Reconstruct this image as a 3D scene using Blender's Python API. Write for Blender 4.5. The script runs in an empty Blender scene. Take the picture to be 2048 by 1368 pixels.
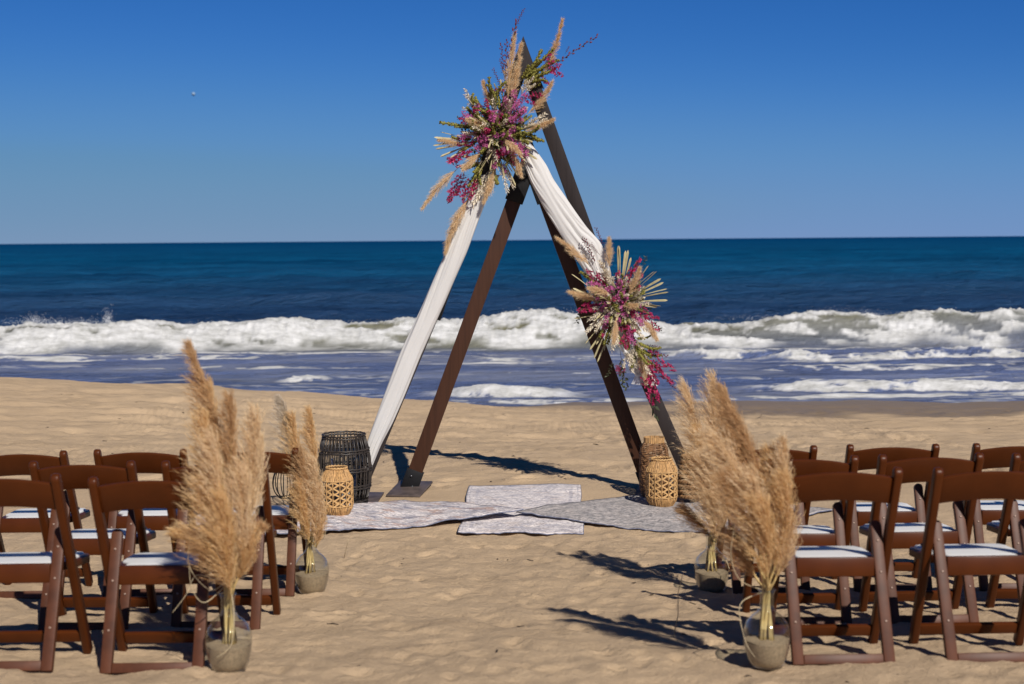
import bpy, bmesh, math, random
import numpy as np
from mathutils import Vector, Matrix

R = math.radians
scene = bpy.context.scene
col = scene.collection
random.seed(7)
rng = np.random.default_rng(11)

# ------------------------------------------------------------------ camera
F = 50.0 / 36.0 * 2048.0
CAMZ = 2.05
PITCH = math.atan(204.0 / F)
ROLL = R(-0.447)
cam_d = bpy.data.cameras.new('camera')
cam = bpy.data.objects.new('camera', cam_d)
col.objects.link(cam)
cam_d.lens = 50.0
cam_d.sensor_width = 36.0
cam_d.clip_start = 0.1
cam_d.clip_end = 200000.0
CAM_M = Matrix.Translation((0, 0, CAMZ)) @ Matrix.Rotation(math.pi / 2 - PITCH, 4, 'X') @ Matrix.Rotation(ROLL, 4, 'Z')
cam.matrix_world = CAM_M
cam_d.dof.use_dof = True
cam_d.dof.focus_distance = 11.3
cam_d.dof.aperture_fstop = 2.8
scene.camera = cam

# ------------------------------------------------------------------ sky and sun
SUN_TO = Vector((0.50, -1.10, 1.0)).normalized()          # towards the sun: behind the camera, to the right
SUN_EL = math.asin(SUN_TO.z)
SUN_AZ = math.atan2(SUN_TO.x, SUN_TO.y)
world = bpy.data.worlds.new('World')
scene.world = world
world.use_nodes = True
wt = world.node_tree
wt.nodes.clear()
wo = wt.nodes.new('ShaderNodeOutputWorld')
bg = wt.nodes.new('ShaderNodeBackground')
sk = wt.nodes.new('ShaderNodeTexSky')
sk.sky_type = 'NISHITA'
sk.sun_disc = False
sk.sun_elevation = SUN_EL
sk.sun_rotation = SUN_AZ
sk.altitude = 0.0
sk.air_density = 0.55
sk.dust_density = 0.0
sk.ozone_density = 4.0
SKY_STRENGTH = 0.07
bg.inputs['Strength'].default_value = SKY_STRENGTH
# the photograph's contrasty response to the sky: a tone curve on each channel of the sky's own radiance
sp = wt.nodes.new('ShaderNodeSeparateColor')
cb = wt.nodes.new('ShaderNodeCombineColor')
wt.links.new(sk.outputs[0], sp.inputs[0])
for ch, pts in ((0, ((0, 0), (0.34, 0.003), (1.83, 0.030), (3.5, 0.098), (5.0, 0.138), (7.4, 0.172), (12, 0.23))),
                (1, ((0, 0), (0.65, 0.018), (3.34, 0.148), (5.8, 0.256), (7.5, 0.283), (9.5, 0.296), (12, 0.31))),
                (2, ((0, 0), (1.5, 0.062), (4.0, 0.310), (6.28, 0.470), (8.5, 0.540), (9.6, 0.530), (10.3, 0.485), (12, 0.47)))):
    dn = wt.nodes.new('ShaderNodeMath'); dn.operation = 'MULTIPLY'; dn.inputs[1].default_value = 1 / 12.0
    fc_ = wt.nodes.new('ShaderNodeFloatCurve')
    cu = fc_.mapping.curves[0]
    while len(cu.points) < len(pts): cu.points.new(0.5, 0.5)
    for q_, (a_, b_) in zip(cu.points, pts):
        q_.location = (a_ / 12.0, b_); q_.handle_type = 'AUTO_CLAMPED'
    fc_.mapping.update()
    mn = wt.nodes.new('ShaderNodeMath'); mn.operation = 'MULTIPLY'; mn.inputs[1].default_value = 1 / SKY_STRENGTH
    wt.links.new(sp.outputs[ch], dn.inputs[0]); wt.links.new(dn.outputs[0], fc_.inputs['Value']); wt.links.new(fc_.outputs[0], mn.inputs[0]); wt.links.new(mn.outputs[0], cb.inputs[ch])
wt.links.new(cb.outputs[0], bg.inputs['Color'])
wt.links.new(bg.outputs[0], wo.inputs['Surface'])

sun_d = bpy.data.lights.new('sun', 'SUN')
sun_d.energy = 5.0
sun_d.angle = R(0.53)
sun_d.color = (1.0, 0.94, 0.86)
sun = bpy.data.objects.new('sun', sun_d)
col.objects.link(sun)
sun.rotation_euler = SUN_TO.to_track_quat('Z', 'Y').to_euler()
sun.location = (20, -40, 40)

scene.view_settings.view_transform = 'Standard'
scene.view_settings.look = 'None'
scene.view_settings.exposure = 0.0
scene.view_settings.gamma = 1.0
scene.view_settings.use_curve_mapping = False
scene.cycles.max_bounces = 8
scene.cycles.transparent_max_bounces = 24


def at(px, py, Y):
    """the point at distance Y along the beach that the photograph shows at this place"""
    d = CAM_M.to_3x3() @ Vector(((px - 1024.0) / F, -(py - 684.0) / F, -1.0))
    k = Y / d.y
    return Vector((d.x * k, Y, CAMZ + d.z * k))


# ------------------------------------------------------------------ noise
def _hash(ix, iy, seed):
    h = (ix.astype(np.int64) * 374761393 + iy.astype(np.int64) * 668265263 + seed * 974711) & 0x7fffffff
    h = ((h ^ (h >> 13)) * 1274126177) & 0x7fffffff
    h = (h ^ (h >> 16)) & 0xffff
    return h / 65535.0


def vn(x, y, seed=0):
    ix, iy = np.floor(x), np.floor(y)
    fx, fy = x - ix, y - iy
    fx = fx * fx * fx * (fx * (fx * 6 - 15) + 10)
    fy = fy * fy * fy * (fy * (fy * 6 - 15) + 10)
    ix = ix.astype(np.int64); iy = iy.astype(np.int64)
    a = _hash(ix, iy, seed); b = _hash(ix + 1, iy, seed)
    c = _hash(ix, iy + 1, seed); d = _hash(ix + 1, iy + 1, seed)
    return (a + (b - a) * fx + (c - a) * fy + (a - b - c + d) * fx * fy) * 2 - 1


def fbm(x, y, seed=0, oct=4, gain=0.5):
    s = 0; a = 1.0
    for o in range(oct):
        ca, sa = math.cos(0.6 * o), math.sin(0.6 * o)
        s = s + a * vn((x * ca - y * sa) * 2 ** o + 17.3 * o, (x * sa + y * ca) * 2 ** o - 9.1 * o, seed + o * 31)
        a *= gain
    return s


def billow(x, y, seed=0, oct=4, gain=0.55):
    s = 0; a = 1.0
    for o in range(oct):
        ca, sa = math.cos(0.8 * o), math.sin(0.8 * o)
        s = s + a * (1 - 2 * np.abs(vn((x * ca - y * sa) * 2 ** o + 7.3 * o, (x * sa + y * ca) * 2 ** o - 3.1 * o, seed + o * 57)))
        a *= gain
    return s


def sstep(a, b, x):
    t = np.clip((x - a) / (b - a), 0, 1)
    return t * t * (3 - 2 * t)


# ------------------------------------------------------------------ materials
def new_mat(name):
    m = bpy.data.materials.new(name)
    m.use_nodes = True
    nt = m.node_tree
    b = nt.nodes['Principled BSDF']
    return m, nt, b


def N(nt, t, **kw):
    n = nt.nodes.new(t)
    for k, v in kw.items():
        if k in n.inputs:
            n.inputs[k].default_value = v
        else:
            setattr(n, k, v)
    return n


def rgb(*c):
    return (c[0], c[1], c[2], 1.0)


def ramp(nt, fac, stops, interp='LINEAR'):
    r = nt.nodes.new('ShaderNodeValToRGB')
    r.color_ramp.interpolation = interp
    el = r.color_ramp.elements
    while len(el) < len(stops):
        el.new(0.5)
    for e, (p, c) in zip(el, stops):
        e.position = p
        e.color = rgb(*c)
    nt.links.new(fac, r.inputs['Fac'])
    return r


def noise_col(nt, coord, scale, stops, detail=4, rough=0.55, mapping=None, dist=0.0):
    src = coord
    if mapping:
        mp = N(nt, 'ShaderNodeMapping')
        mp.inputs['Scale'].default_value = mapping
        nt.links.new(coord, mp.inputs['Vector'])
        src = mp.outputs[0]
    n = N(nt, 'ShaderNodeTexNoise', Scale=scale, Detail=detail, Roughness=rough, Distortion=dist)
    nt.links.new(src, n.inputs['Vector'])
    return ramp(nt, n.outputs['Fac'], stops), n


def add_bump(nt, b, height, strength=0.3, distance=0.01, chain=None):
    bp = N(nt, 'ShaderNodeBump', Strength=strength, Distance=distance)
    nt.links.new(height, bp.inputs['Height'])
    if chain:
        nt.links.new(chain.outputs[0], bp.inputs['Normal'])
    nt.links.new(bp.outputs[0], b.inputs['Normal'])
    return bp


def simple(name, c, rough=0.6, var=0.18, scale=12.0, mapping=None, spec=0.5, bump=0.0, bdist=0.003, metallic=0.0, trans=0.0):
    m, nt, b = new_mat(name)
    tc = N(nt, 'ShaderNodeTexCoord')
    lo = tuple(x * (1 - var) for x in c); hi = tuple(min(1, x * (1 + var)) for x in c)
    r, n = noise_col(nt, tc.outputs['Object'], scale, [(0.3, lo), (0.7, hi)], mapping=mapping)
    nt.links.new(r.outputs[0], b.inputs['Base Color'])
    b.inputs['Roughness'].default_value = rough
    b.inputs['Specular IOR Level'].default_value = spec
    b.inputs['Metallic'].default_value = metallic
    if bump:
        add_bump(nt, b, n.outputs['Fac'], bump, bdist)
    if trans:
        out = nt.nodes['Material Output']
        tl = N(nt, 'ShaderNodeBsdfTranslucent')
        nt.links.new(r.outputs[0], tl.inputs['Color'])
        mx = N(nt, 'ShaderNodeMixShader', Fac=trans)
        nt.links.new(b.outputs[0], mx.inputs[1]); nt.links.new(tl.outputs[0], mx.inputs[2])
        nt.links.new(mx.outputs[0], out.inputs['Surface'])
    return m


MAT = {}
# sand
m, nt, b = new_mat('sand')
geo = N(nt, 'ShaderNodeNewGeometry')
r1, n1 = noise_col(nt, geo.outputs['Position'], 1.3, [(0.25, (0.415, 0.305, 0.195)), (0.55, (0.515, 0.380, 0.242)), (0.8, (0.565, 0.418, 0.265))], detail=8, rough=0.62, mapping=(1, 2.2, 1))
r2, n2 = noise_col(nt, geo.outputs['Position'], 420.0, [(0.3, (0.72, 0.72, 0.72)), (0.7, (1.12, 1.1, 1.08))], detail=3, rough=0.7)
mul = N(nt, 'ShaderNodeMix', data_type='RGBA', blend_type='MULTIPLY')
mul.inputs[0].default_value = 1.0
nt.links.new(r1.outputs[0], mul.inputs[6]); nt.links.new(r2.outputs[0], mul.inputs[7])
wet = N(nt, 'ShaderNodeAttribute', attribute_name='wet')
mx = N(nt, 'ShaderNodeMix', data_type='RGBA')
nt.links.new(wet.outputs['Fac'], mx.inputs[0])
nt.links.new(mul.outputs[2], mx.inputs[6]); mx.inputs[7].default_value = rgb(0.22, 0.165, 0.115)
nt.links.new(mx.outputs[2], b.inputs['Base Color'])
rr = N(nt, 'ShaderNodeMapRange')
nt.links.new(wet.outputs['Fac'], rr.inputs[0])
rr.inputs[3].default_value = 0.95; rr.inputs[4].default_value = 0.5
nt.links.new(rr.outputs[0], b.inputs['Roughness'])
b.inputs['Specular IOR Level'].default_value = 0.25
nb = N(nt, 'ShaderNodeTexNoise', Scale=38.0, Detail=6.0, Roughness=0.65)
nt.links.new(geo.outputs['Position'], nb.inputs['Vector'])
bp1 = add_bump(nt, b, nb.outputs['Fac'], 0.7, 0.02)
add_bump(nt, b, n2.outputs['Fac'], 0.35, 0.003, bp1)
MAT['sand'] = m

# sea
m, nt, b = new_mat('sea_water')
geo = N(nt, 'ShaderNodeNewGeometry')
sx = N(nt, 'ShaderNodeSeparateXYZ')
nt.links.new(geo.outputs['Position'], sx.inputs[0])
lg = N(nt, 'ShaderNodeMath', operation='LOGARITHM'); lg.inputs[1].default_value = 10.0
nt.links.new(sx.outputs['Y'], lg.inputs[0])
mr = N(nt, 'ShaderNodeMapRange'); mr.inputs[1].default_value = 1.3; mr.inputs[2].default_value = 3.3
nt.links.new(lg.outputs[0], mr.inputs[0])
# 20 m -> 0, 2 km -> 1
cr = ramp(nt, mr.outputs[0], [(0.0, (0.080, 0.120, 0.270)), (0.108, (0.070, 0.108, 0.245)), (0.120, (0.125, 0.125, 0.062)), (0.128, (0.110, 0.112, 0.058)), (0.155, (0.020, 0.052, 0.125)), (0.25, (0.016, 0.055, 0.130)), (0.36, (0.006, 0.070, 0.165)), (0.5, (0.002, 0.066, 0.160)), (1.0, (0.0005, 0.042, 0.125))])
pn, pnn = noise_col(nt, geo.outputs['Position'], 0.11, [(0.34, (0.60, 0.68, 0.74)), (0.66, (1.45, 1.34, 1.28))], detail=8, rough=0.68, mapping=(0.22, 1.0, 1))  # light and dark of ripples put into the water colour as streaks
mu = N(nt, 'ShaderNodeMix', data_type='RGBA', blend_type='MULTIPLY'); mu.inputs[0].default_value = 1.0
nt.links.new(cr.outputs[0], mu.inputs[6]); nt.links.new(pn.outputs[0], mu.inputs[7])
nt.links.new(mu.outputs[2], b.inputs['Base Color'])
b.inputs['Roughness'].default_value = 1.0
b.inputs['Specular IOR Level'].default_value = 0.0
mp = N(nt, 'ShaderNodeMapping'); mp.inputs['Scale'].default_value = (0.55, 1.0, 1.0)
nt.links.new(geo.outputs['Position'], mp.inputs['Vector'])
w1 = N(nt, 'ShaderNodeTexNoise', Scale=0.5, Detail=8.0, Roughness=0.66, Distortion=0.4)
w2 = N(nt, 'ShaderNodeTexNoise', Scale=6.0, Detail=5.0, Roughness=0.6)
nt.links.new(mp.outputs[0], w1.inputs['Vector']); nt.links.new(mp.outputs[0], w2.inputs['Vector'])
b1 = add_bump(nt, b, w1.outputs['Fac'], 1.0, 1.1)
add_bump(nt, b, w2.outputs['Fac'], 0.6, 0.05, b1)
# mirror share: wind-roughened water offshore reflects far less of the low sky than the smooth shallows
gls = N(nt, 'ShaderNodeBsdfGlossy', Roughness=0.22)
nt.links.new(b.inputs['Normal'].links[0].from_socket, gls.inputs['Normal'])
frn = N(nt, 'ShaderNodeFresnel', IOR=1.33)
nt.links.new(b.inputs['Normal'].links[0].from_socket, frn.inputs['Normal'])
fmr = ramp(nt, mr.outputs[0], [(0.0, (0.75,) * 3), (0.108, (0.6,) * 3), (0.118, (0.18,) * 3), (0.145, (0.5,) * 3), (0.24, (0.42,) * 3), (0.45, (0.16,) * 3), (1.0, (0.03,) * 3)])
fml = N(nt, 'ShaderNodeMath', operation='MULTIPLY')
nt.links.new(frn.outputs[0], fml.inputs[0]); nt.links.new(fmr.outputs[0], fml.inputs[1])
wsh = N(nt, 'ShaderNodeMixShader')
nt.links.new(fml.outputs[0], wsh.inputs[0]); nt.links.new(b.outputs[0], wsh.inputs[1]); nt.links.new(gls.outputs[0], wsh.inputs[2])
fo = N(nt, 'ShaderNodeBsdfPrincipled', Roughness=0.9)
fo.inputs['Specular IOR Level'].default_value = 0.1
fn, fnn = noise_col(nt, geo.outputs['Position'], 4.0, [(0.32, (0.34, 0.34, 0.32)), (0.62, (0.64, 0.64, 0.63))], detail=8, rough=0.7, mapping=(0.45, 1.0, 1.3))  # grey streaks: shading of the white water put into its colour
nt.links.new(fn.outputs[0], fo.inputs['Base Color'])
fb = N(nt, 'ShaderNodeBump', Strength=0.5, Distance=0.06)
nt.links.new(fnn.outputs['Fac'], fb.inputs['Height']); nt.links.new(fb.outputs[0], fo.inputs['Normal'])
fa = N(nt, 'ShaderNodeAttribute', attribute_name='foam')
ms = N(nt, 'ShaderNodeMixShader')
nt.links.new(fa.outputs['Fac'], ms.inputs[0]); nt.links.new(wsh.outputs[0], ms.inputs[1]); nt.links.new(fo.outputs[0], ms.inputs[2])
nt.links.new(ms.outputs[0], nt.nodes['Material Output'].inputs['Surface'])
MAT['sea'] = m


def wood(name, c0, c1, rough=0.55):
    m, nt, b = new_mat(name)
    tc = N(nt, 'ShaderNodeTexCoord')
    r, n = noise_col(nt, tc.outputs['Generated'], 5.0, [(0.25, c0), (0.5, tuple((a + d) / 2 for a, d in zip(c0, c1))), (0.78, c1)], detail=8, rough=0.65, mapping=(7, 1, 0.9), dist=0.7)
    nt.links.new(r.outputs[0], b.inputs['Base Color'])
    b.inputs['Roughness'].default_value = rough
    add_bump(nt, b, n.outputs['Fac'], 0.25, 0.004)
    b.inputs['Specular IOR Level'].default_value = 0.3
    return m


MAT['wood_warm'] = wood('stained_wood_warm', (0.034, 0.0125, 0.006), (0.066, 0.025, 0.012))
MAT['wood_dark'] = wood('stained_wood_dark', (0.019, 0.0145, 0.014), (0.034, 0.027, 0.026), 0.45)
MAT['black_metal'] = simple('black_metal', (0.007, 0.007, 0.008), 0.5, 0.3, 30, spec=0.25, bump=0.1)
MAT['plate_metal'] = simple('plate_metal', (0.085, 0.065, 0.058), 0.5, 0.35, 14, bump=0.1)
MAT['steel'] = simple('bolt_steel', (0.10, 0.10, 0.11), 0.3, 0.2, 20, metallic=0.8)
MAT['resin'] = simple('brown_resin', (0.068, 0.0165, 0.0030), 0.38, 0.12, 9, spec=0.2, bump=0.04, bdist=0.002)
MAT['resin_sheen'] = simple('brown_resin_sheen', (0.080, 0.026, 0.0105), 0.5, 0.25, 16, spec=0.3, bump=0.05)  # paler, pinker resin: gloss reflection on the rear legs put into the colour
MAT['vinyl'] = simple('white_vinyl', (0.78, 0.77, 0.74), 0.45, 0.05, 6, bump=0.06)
MAT['screw'] = simple('screw_cap', (0.30, 0.20, 0.15), 0.4, 0.1, 6)
MAT['black_cane'] = simple('black_cane', (0.030, 0.023, 0.018), 0.45, 0.55, 40, bump=0.2)
MAT['cane_light'] = simple('natural_cane', (0.50, 0.30, 0.12), 0.65, 0.35, 30, bump=0.3)
MAT['bark'] = simple('bark_strips', (0.44, 0.25, 0.095), 0.7, 0.5, 22, mapping=(5, 5, 0.8), bump=0.4)
MAT['wicker'] = simple('brown_wicker', (0.235, 0.118, 0.050), 0.6, 0.45, 30, bump=0.3)
MAT['rope'] = simple('seagrass_rope', (0.22, 0.115, 0.045), 0.75, 0.5, 50, bump=0.5)
MAT['candle'] = simple('candle_wax', (0.75, 0.74, 0.72), 0.5, 0.04, 5)
MAT['wet_fill'] = simple('vase_sand', (0.315, 0.225, 0.140), 0.9, 0.25, 90, bump=0.3)
MAT['straw'] = simple('straw', (0.62, 0.45, 0.19), 0.6, 0.3, 25, trans=0.15)
MAT['straw_pale'] = simple('straw_pale', (0.52, 0.42, 0.26), 0.6, 0.25, 25, trans=0.15)
MAT['leaf_palm'] = simple('dried_palm', (0.46, 0.40, 0.22), 0.6, 0.3, 18, trans=0.15)
MAT['amaranth'] = simple('green_amaranth', (0.185, 0.170, 0.028), 0.8, 0.5, 120, bump=0.6, bdist=0.006)
MAT['leaf_dark'] = simple('dark_leaf', (0.040, 0.050, 0.018), 0.55, 0.4, 30, trans=0.1)
MAT['magenta'] = simple('magenta_petal', (0.42, 0.018, 0.105), 0.55, 0.45, 30, trans=0.25)
MAT['orchid'] = simple('orchid_pink_petal', (0.50, 0.105, 0.30), 0.55, 0.4, 30, trans=0.25)
MAT['bud'] = simple('dark_red_bud', (0.125, 0.010, 0.022), 0.5, 0.4, 40)
MAT['twig'] = simple('dark_twig', (0.07, 0.035, 0.028), 0.7, 0.3, 30)
MAT['bleached'] = simple('bleached_leaf', (0.70, 0.62, 0.48), 0.6, 0.15, 30, trans=0.2)
MAT['stem_green'] = simple('dried_stem', (0.25, 0.20, 0.08), 0.7, 0.3, 30)
MAT['sky_speck'] = simple('speck_sky_tint', (0.24, 0.34, 0.46), 1.0, 0.25, 1.5, spec=0.0)  # faint blue: the sky in front of the speck put into its colour
MAT['debris'] = simple('beach_debris', (0.05, 0.035, 0.022), 0.8, 0.4, 30)
MAT['spray'] = simple('spray_droplet', (0.80, 0.81, 0.82), 0.7, 0.05, 3)


def cloth(name, c, tr=0.25):
    m, nt, b = new_mat(name)
    tc = N(nt, 'ShaderNodeTexCoord')
    r, n = noise_col(nt, tc.outputs['Object'], 9.0, [(0.3, tuple(x * 0.94 for x in c)), (0.7, c)], detail=5, mapping=(1, 1, 0.3))
    nt.links.new(r.outputs[0], b.inputs['Base Color'])
    b.inputs['Roughness'].default_value = 0.85
    b.inputs['Specular IOR Level'].default_value = 0.15
    w = N(nt, 'ShaderNodeTexNoise', Scale=260.0, Detail=2.0)
    nt.links.new(tc.outputs['Object'], w.inputs['Vector'])
    add_bump(nt, b, w.outputs['Fac'], 0.15, 0.002)
    tl = N(nt, 'ShaderNodeBsdfTranslucent')
    nt.links.new(r.outputs[0], tl.inputs['Color'])
    mx = N(nt, 'ShaderNodeMixShader', Fac=tr)
    nt.links.new(b.outputs[0], mx.inputs[1]); nt.links.new(tl.outputs[0], mx.inputs[2])
    nt.links.new(mx.outputs[0], nt.nodes['Material Output'].inputs['Surface'])
    return m


MAT['chiffon'] = cloth('white_chiffon', (0.69, 0.675, 0.65), 0.15)

# sheer cloth of the hanging tail: woven threads with open gaps
m, nt, b = new_mat('sheer_lace')
b.inputs['Base Color'].default_value = rgb(0.78, 0.77, 0.75)
b.inputs['Roughness'].default_value = 0.8
tp = N(nt, 'ShaderNodeBsdfTransparent')
mx = N(nt, 'ShaderNodeMixShader')
tc = N(nt, 'ShaderNodeTexCoord')
nn = N(nt, 'ShaderNodeTexNoise', Scale=45.0, Detail=4.0)
nt.links.new(tc.outputs['Object'], nn.inputs['Vector'])
q = N(nt, 'ShaderNodeMapRange'); q.inputs[1].default_value = 0.35; q.inputs[2].default_value = 0.65; q.inputs[3].default_value = 0.35; q.inputs[4].default_value = 0.8
nt.links.new(nn.outputs['Fac'], q.inputs[0])
nt.links.new(q.outputs[0], mx.inputs[0]); nt.links.new(tp.outputs[0], mx.inputs[1]); nt.links.new(b.outputs[0], mx.inputs[2])
nt.links.new(mx.outputs[0], nt.nodes['Material Output'].inputs['Surface'])
MAT['lace'] = m


def glass(name, tint, refl=0.9):
    m, nt, b = new_mat(name)
    nt.nodes.remove(b)
    tp = N(nt, 'ShaderNodeBsdfTransparent'); tp.inputs['Color'].default_value = rgb(*tint)
    gl = N(nt, 'ShaderNodeBsdfGlossy', Roughness=0.03)
    lw = N(nt, 'ShaderNodeLayerWeight', Blend=0.5)
    pw = N(nt, 'ShaderNodeMath', operation='POWER'); pw.inputs[1].default_value = 2.4
    nt.links.new(lw.outputs['Facing'], pw.inputs[0])
    mu = N(nt, 'ShaderNodeMath', operation='MULTIPLY_ADD'); mu.inputs[1].default_value = refl; mu.inputs[2].default_value = 0.05
    nt.links.new(pw.outputs[0], mu.inputs[0])
    mx = N(nt, 'ShaderNodeMixShader')
    nt.links.new(mu.outputs[0], mx.inputs[0]); nt.links.new(tp.outputs[0], mx.inputs[1]); nt.links.new(gl.outputs[0], mx.inputs[2])
    nt.links.new(mx.outputs[0], nt.nodes['Material Output'].inputs['Surface'])
    return m


MAT['glass'] = glass('vase_glass', (0.89, 0.92, 0.91))
MAT['glass_clear'] = glass('hurricane_glass', (0.88, 0.90, 0.90))


def rug_mat(name, base, blue, rust, rust_amt, scale, rot):
    m, nt, b = new_mat(name)
    tc = N(nt, 'ShaderNodeTexCoord')
    mp = N(nt, 'ShaderNodeMapping'); mp.inputs['Rotation'].default_value = (0, 0, rot)
    nt.links.new(tc.outputs['Object'], mp.inputs['Vector'])
    a, an = noise_col(nt, mp.outputs[0], scale, [(0.38, blue), (0.49, tuple((x * .6 + y * .4) for x, y in zip(base, blue))), (0.57, base)], detail=9, rough=0.78, mapping=(1, 3.2, 1))
    rn, rnn = noise_col(nt, mp.outputs[0], 5.5, [(0.54, (0, 0, 0)), (0.62, (1, 1, 1))], detail=6, rough=0.6, mapping=(1, 2, 1))
    fm = N(nt, 'ShaderNodeMath', operation='MULTIPLY'); fm.inputs[1].default_value = rust_amt
    nt.links.new(rn.outputs[0], fm.inputs[0])
    mx = N(nt, 'ShaderNodeMix', data_type='RGBA')
    nt.links.new(fm.outputs[0], mx.inputs[0]); nt.links.new(a.outputs[0], mx.inputs[6]); mx.inputs[7].default_value = rgb(*rust)
    fn, fnn = noise_col(nt, mp.outputs[0], 45.0, [(0.38, (0.50, 0.49, 0.50)), (0.56, (1.08, 1.07, 1.06))], detail=4, rough=0.7, mapping=(1, 2.5, 1))
    # the worn ornament: a border frame and rows of lozenges, rubbed away by noise
    def mth(op, a, b2=None):
        n_ = N(nt, 'ShaderNodeMath', operation=op)
        for k_, v_ in enumerate((a, b2)):
            if v_ is None: continue
            if isinstance(v_, (int, float)): n_.inputs[k_].default_value = v_
            else: nt.links.new(v_, n_.inputs[k_])
        return n_.outputs[0]
    ua = N(nt, 'ShaderNodeAttribute', attribute_name='ru').outputs['Fac']; va = N(nt, 'ShaderNodeAttribute', attribute_name='rv').outputs['Fac']
    du = mth('MINIMUM', ua, mth('SUBTRACT', 1.0, ua)); dv = mth('MINIMUM', va, mth('SUBTRACT', 1.0, va))
    de = mth('MINIMUM', du, dv)
    frame = mth('MULTIPLY', mth('GREATER_THAN', de, 0.075), mth('LESS_THAN', de, 0.105))
    frame2 = mth('MULTIPLY', mth('GREATER_THAN', de, 0.022), mth('LESS_THAN', de, 0.034))
    loz = mth('ADD', mth('ABSOLUTE', mth('SUBTRACT', mth('FRACT', mth('MULTIPLY', ua, 5.0)), 0.5)), mth('ABSOLUTE', mth('SUBTRACT', mth('FRACT', mth('MULTIPLY', va, 4.0)), 0.5)))
    lz = mth('MULTIPLY', mth('GREATER_THAN', loz, 0.27), mth('LESS_THAN', loz, 0.36))
    lz = mth('MAXIMUM', lz, mth('LESS_THAN', loz, 0.13))
    lz = mth('MULTIPLY', lz, mth('GREATER_THAN', de, 0.12))
    orn = mth('MAXIMUM', mth('MAXIMUM', frame, frame2), lz)
    worn, wn_ = noise_col(nt, mp.outputs[0], 9.0, [(0.40, (0, 0, 0)), (0.62, (0.75, 0.75, 0.75))], detail=8, rough=0.75)
    om = N(nt, 'ShaderNodeMix', data_type='RGBA')
    nt.links.new(mth('MULTIPLY', orn, worn.outputs[0]), om.inputs[0])
    nt.links.new(mx.outputs[2], om.inputs[6]); om.inputs[7].default_value = rgb(*blue)
    mu = N(nt, 'ShaderNodeMix', data_type='RGBA', blend_type='MULTIPLY'); mu.inputs[0].default_value = 1.0
    nt.links.new(om.outputs[2], mu.inputs[6]); nt.links.new(fn.outputs[0], mu.inputs[7])
    nt.links.new(mu.outputs[2], b.inputs['Base Color'])
    b.inputs['Roughness'].default_value = 0.95
    b.inputs['Specular IOR Level'].default_value = 0.1
    add_bump(nt, b, fnn.outputs['Fac'], 0.5, 0.004)
    return m


MAT['rug_left'] = rug_mat('rug_multicolour', (0.78, 0.72, 0.69), (0.26, 0.26, 0.32), (0.42, 0.22, 0.14), 0.55, 5.0, 0.4)
MAT['rug_mid'] = rug_mat('rug_ivory', (0.80, 0.74, 0.71), (0.38, 0.37, 0.42), (0.50, 0.38, 0.30), 0.3, 7.0, 0.0)
MAT['rug_right'] = rug_mat('rug_grey', (0.52, 0.475, 0.45), (0.20, 0.20, 0.21), (0.40, 0.36, 0.32), 0.2, 11.0, -0.4)
MAT['rug_edge'] = simple('rug_binding', (0.13, 0.14, 0.20), 0.9, 0.4, 40)


def plume_mat(name, c, c2):
    m, nt, b = new_mat(name)
    tc = N(nt, 'ShaderNodeTexCoord')
    a = N(nt, 'ShaderNodeAttribute', attribute_name='shade')
    r = ramp(nt, a.outputs['Fac'], [(0.0, c), (1.0, c2)])
    nt.links.new(r.outputs[0], b.inputs['Base Color'])
    b.inputs['Roughness'].default_value = 0.7
    b.inputs['Specular IOR Level'].default_value = 0.2
    tl = N(nt, 'ShaderNodeBsdfTranslucent')
    nt.links.new(r.outputs[0], tl.inputs['Color'])
    mx = N(nt, 'ShaderNodeMixShader', Fac=0.38)
    nt.links.new(b.outputs[0], mx.inputs[1]); nt.links.new(tl.outputs[0], mx.inputs[2])
    nt.links.new(mx.outputs[0], nt.nodes['Material Output'].inputs['Surface'])
    return m


MAT['plume_gold'] = plume_mat('pampas_golden', (0.60, 0.365, 0.135), (0.93, 0.71, 0.42))
MAT['plume_pale'] = plume_mat('pampas_pale', (0.68, 0.475, 0.25), (0.94, 0.77, 0.53))
MAT['plume_brown'] = plume_mat('pampas_brown', (0.46, 0.26, 0.11), (0.78, 0.55, 0.31))
MAT['plume_grey'] = plume_mat('pampas_grey', (0.46, 0.37, 0.26), (0.80, 0.70, 0.56))


# ------------------------------------------------------------------ mesh helpers
def frame_from(d):
    d = Vector(d).normalized()
    u = Vector((0, 0, 1)) if abs(d.z) < 0.9 else Vector((0, 1, 0))
    x = d.cross(u).normalized()
    y = x.cross(d).normalized()
    return x, y, d


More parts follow.
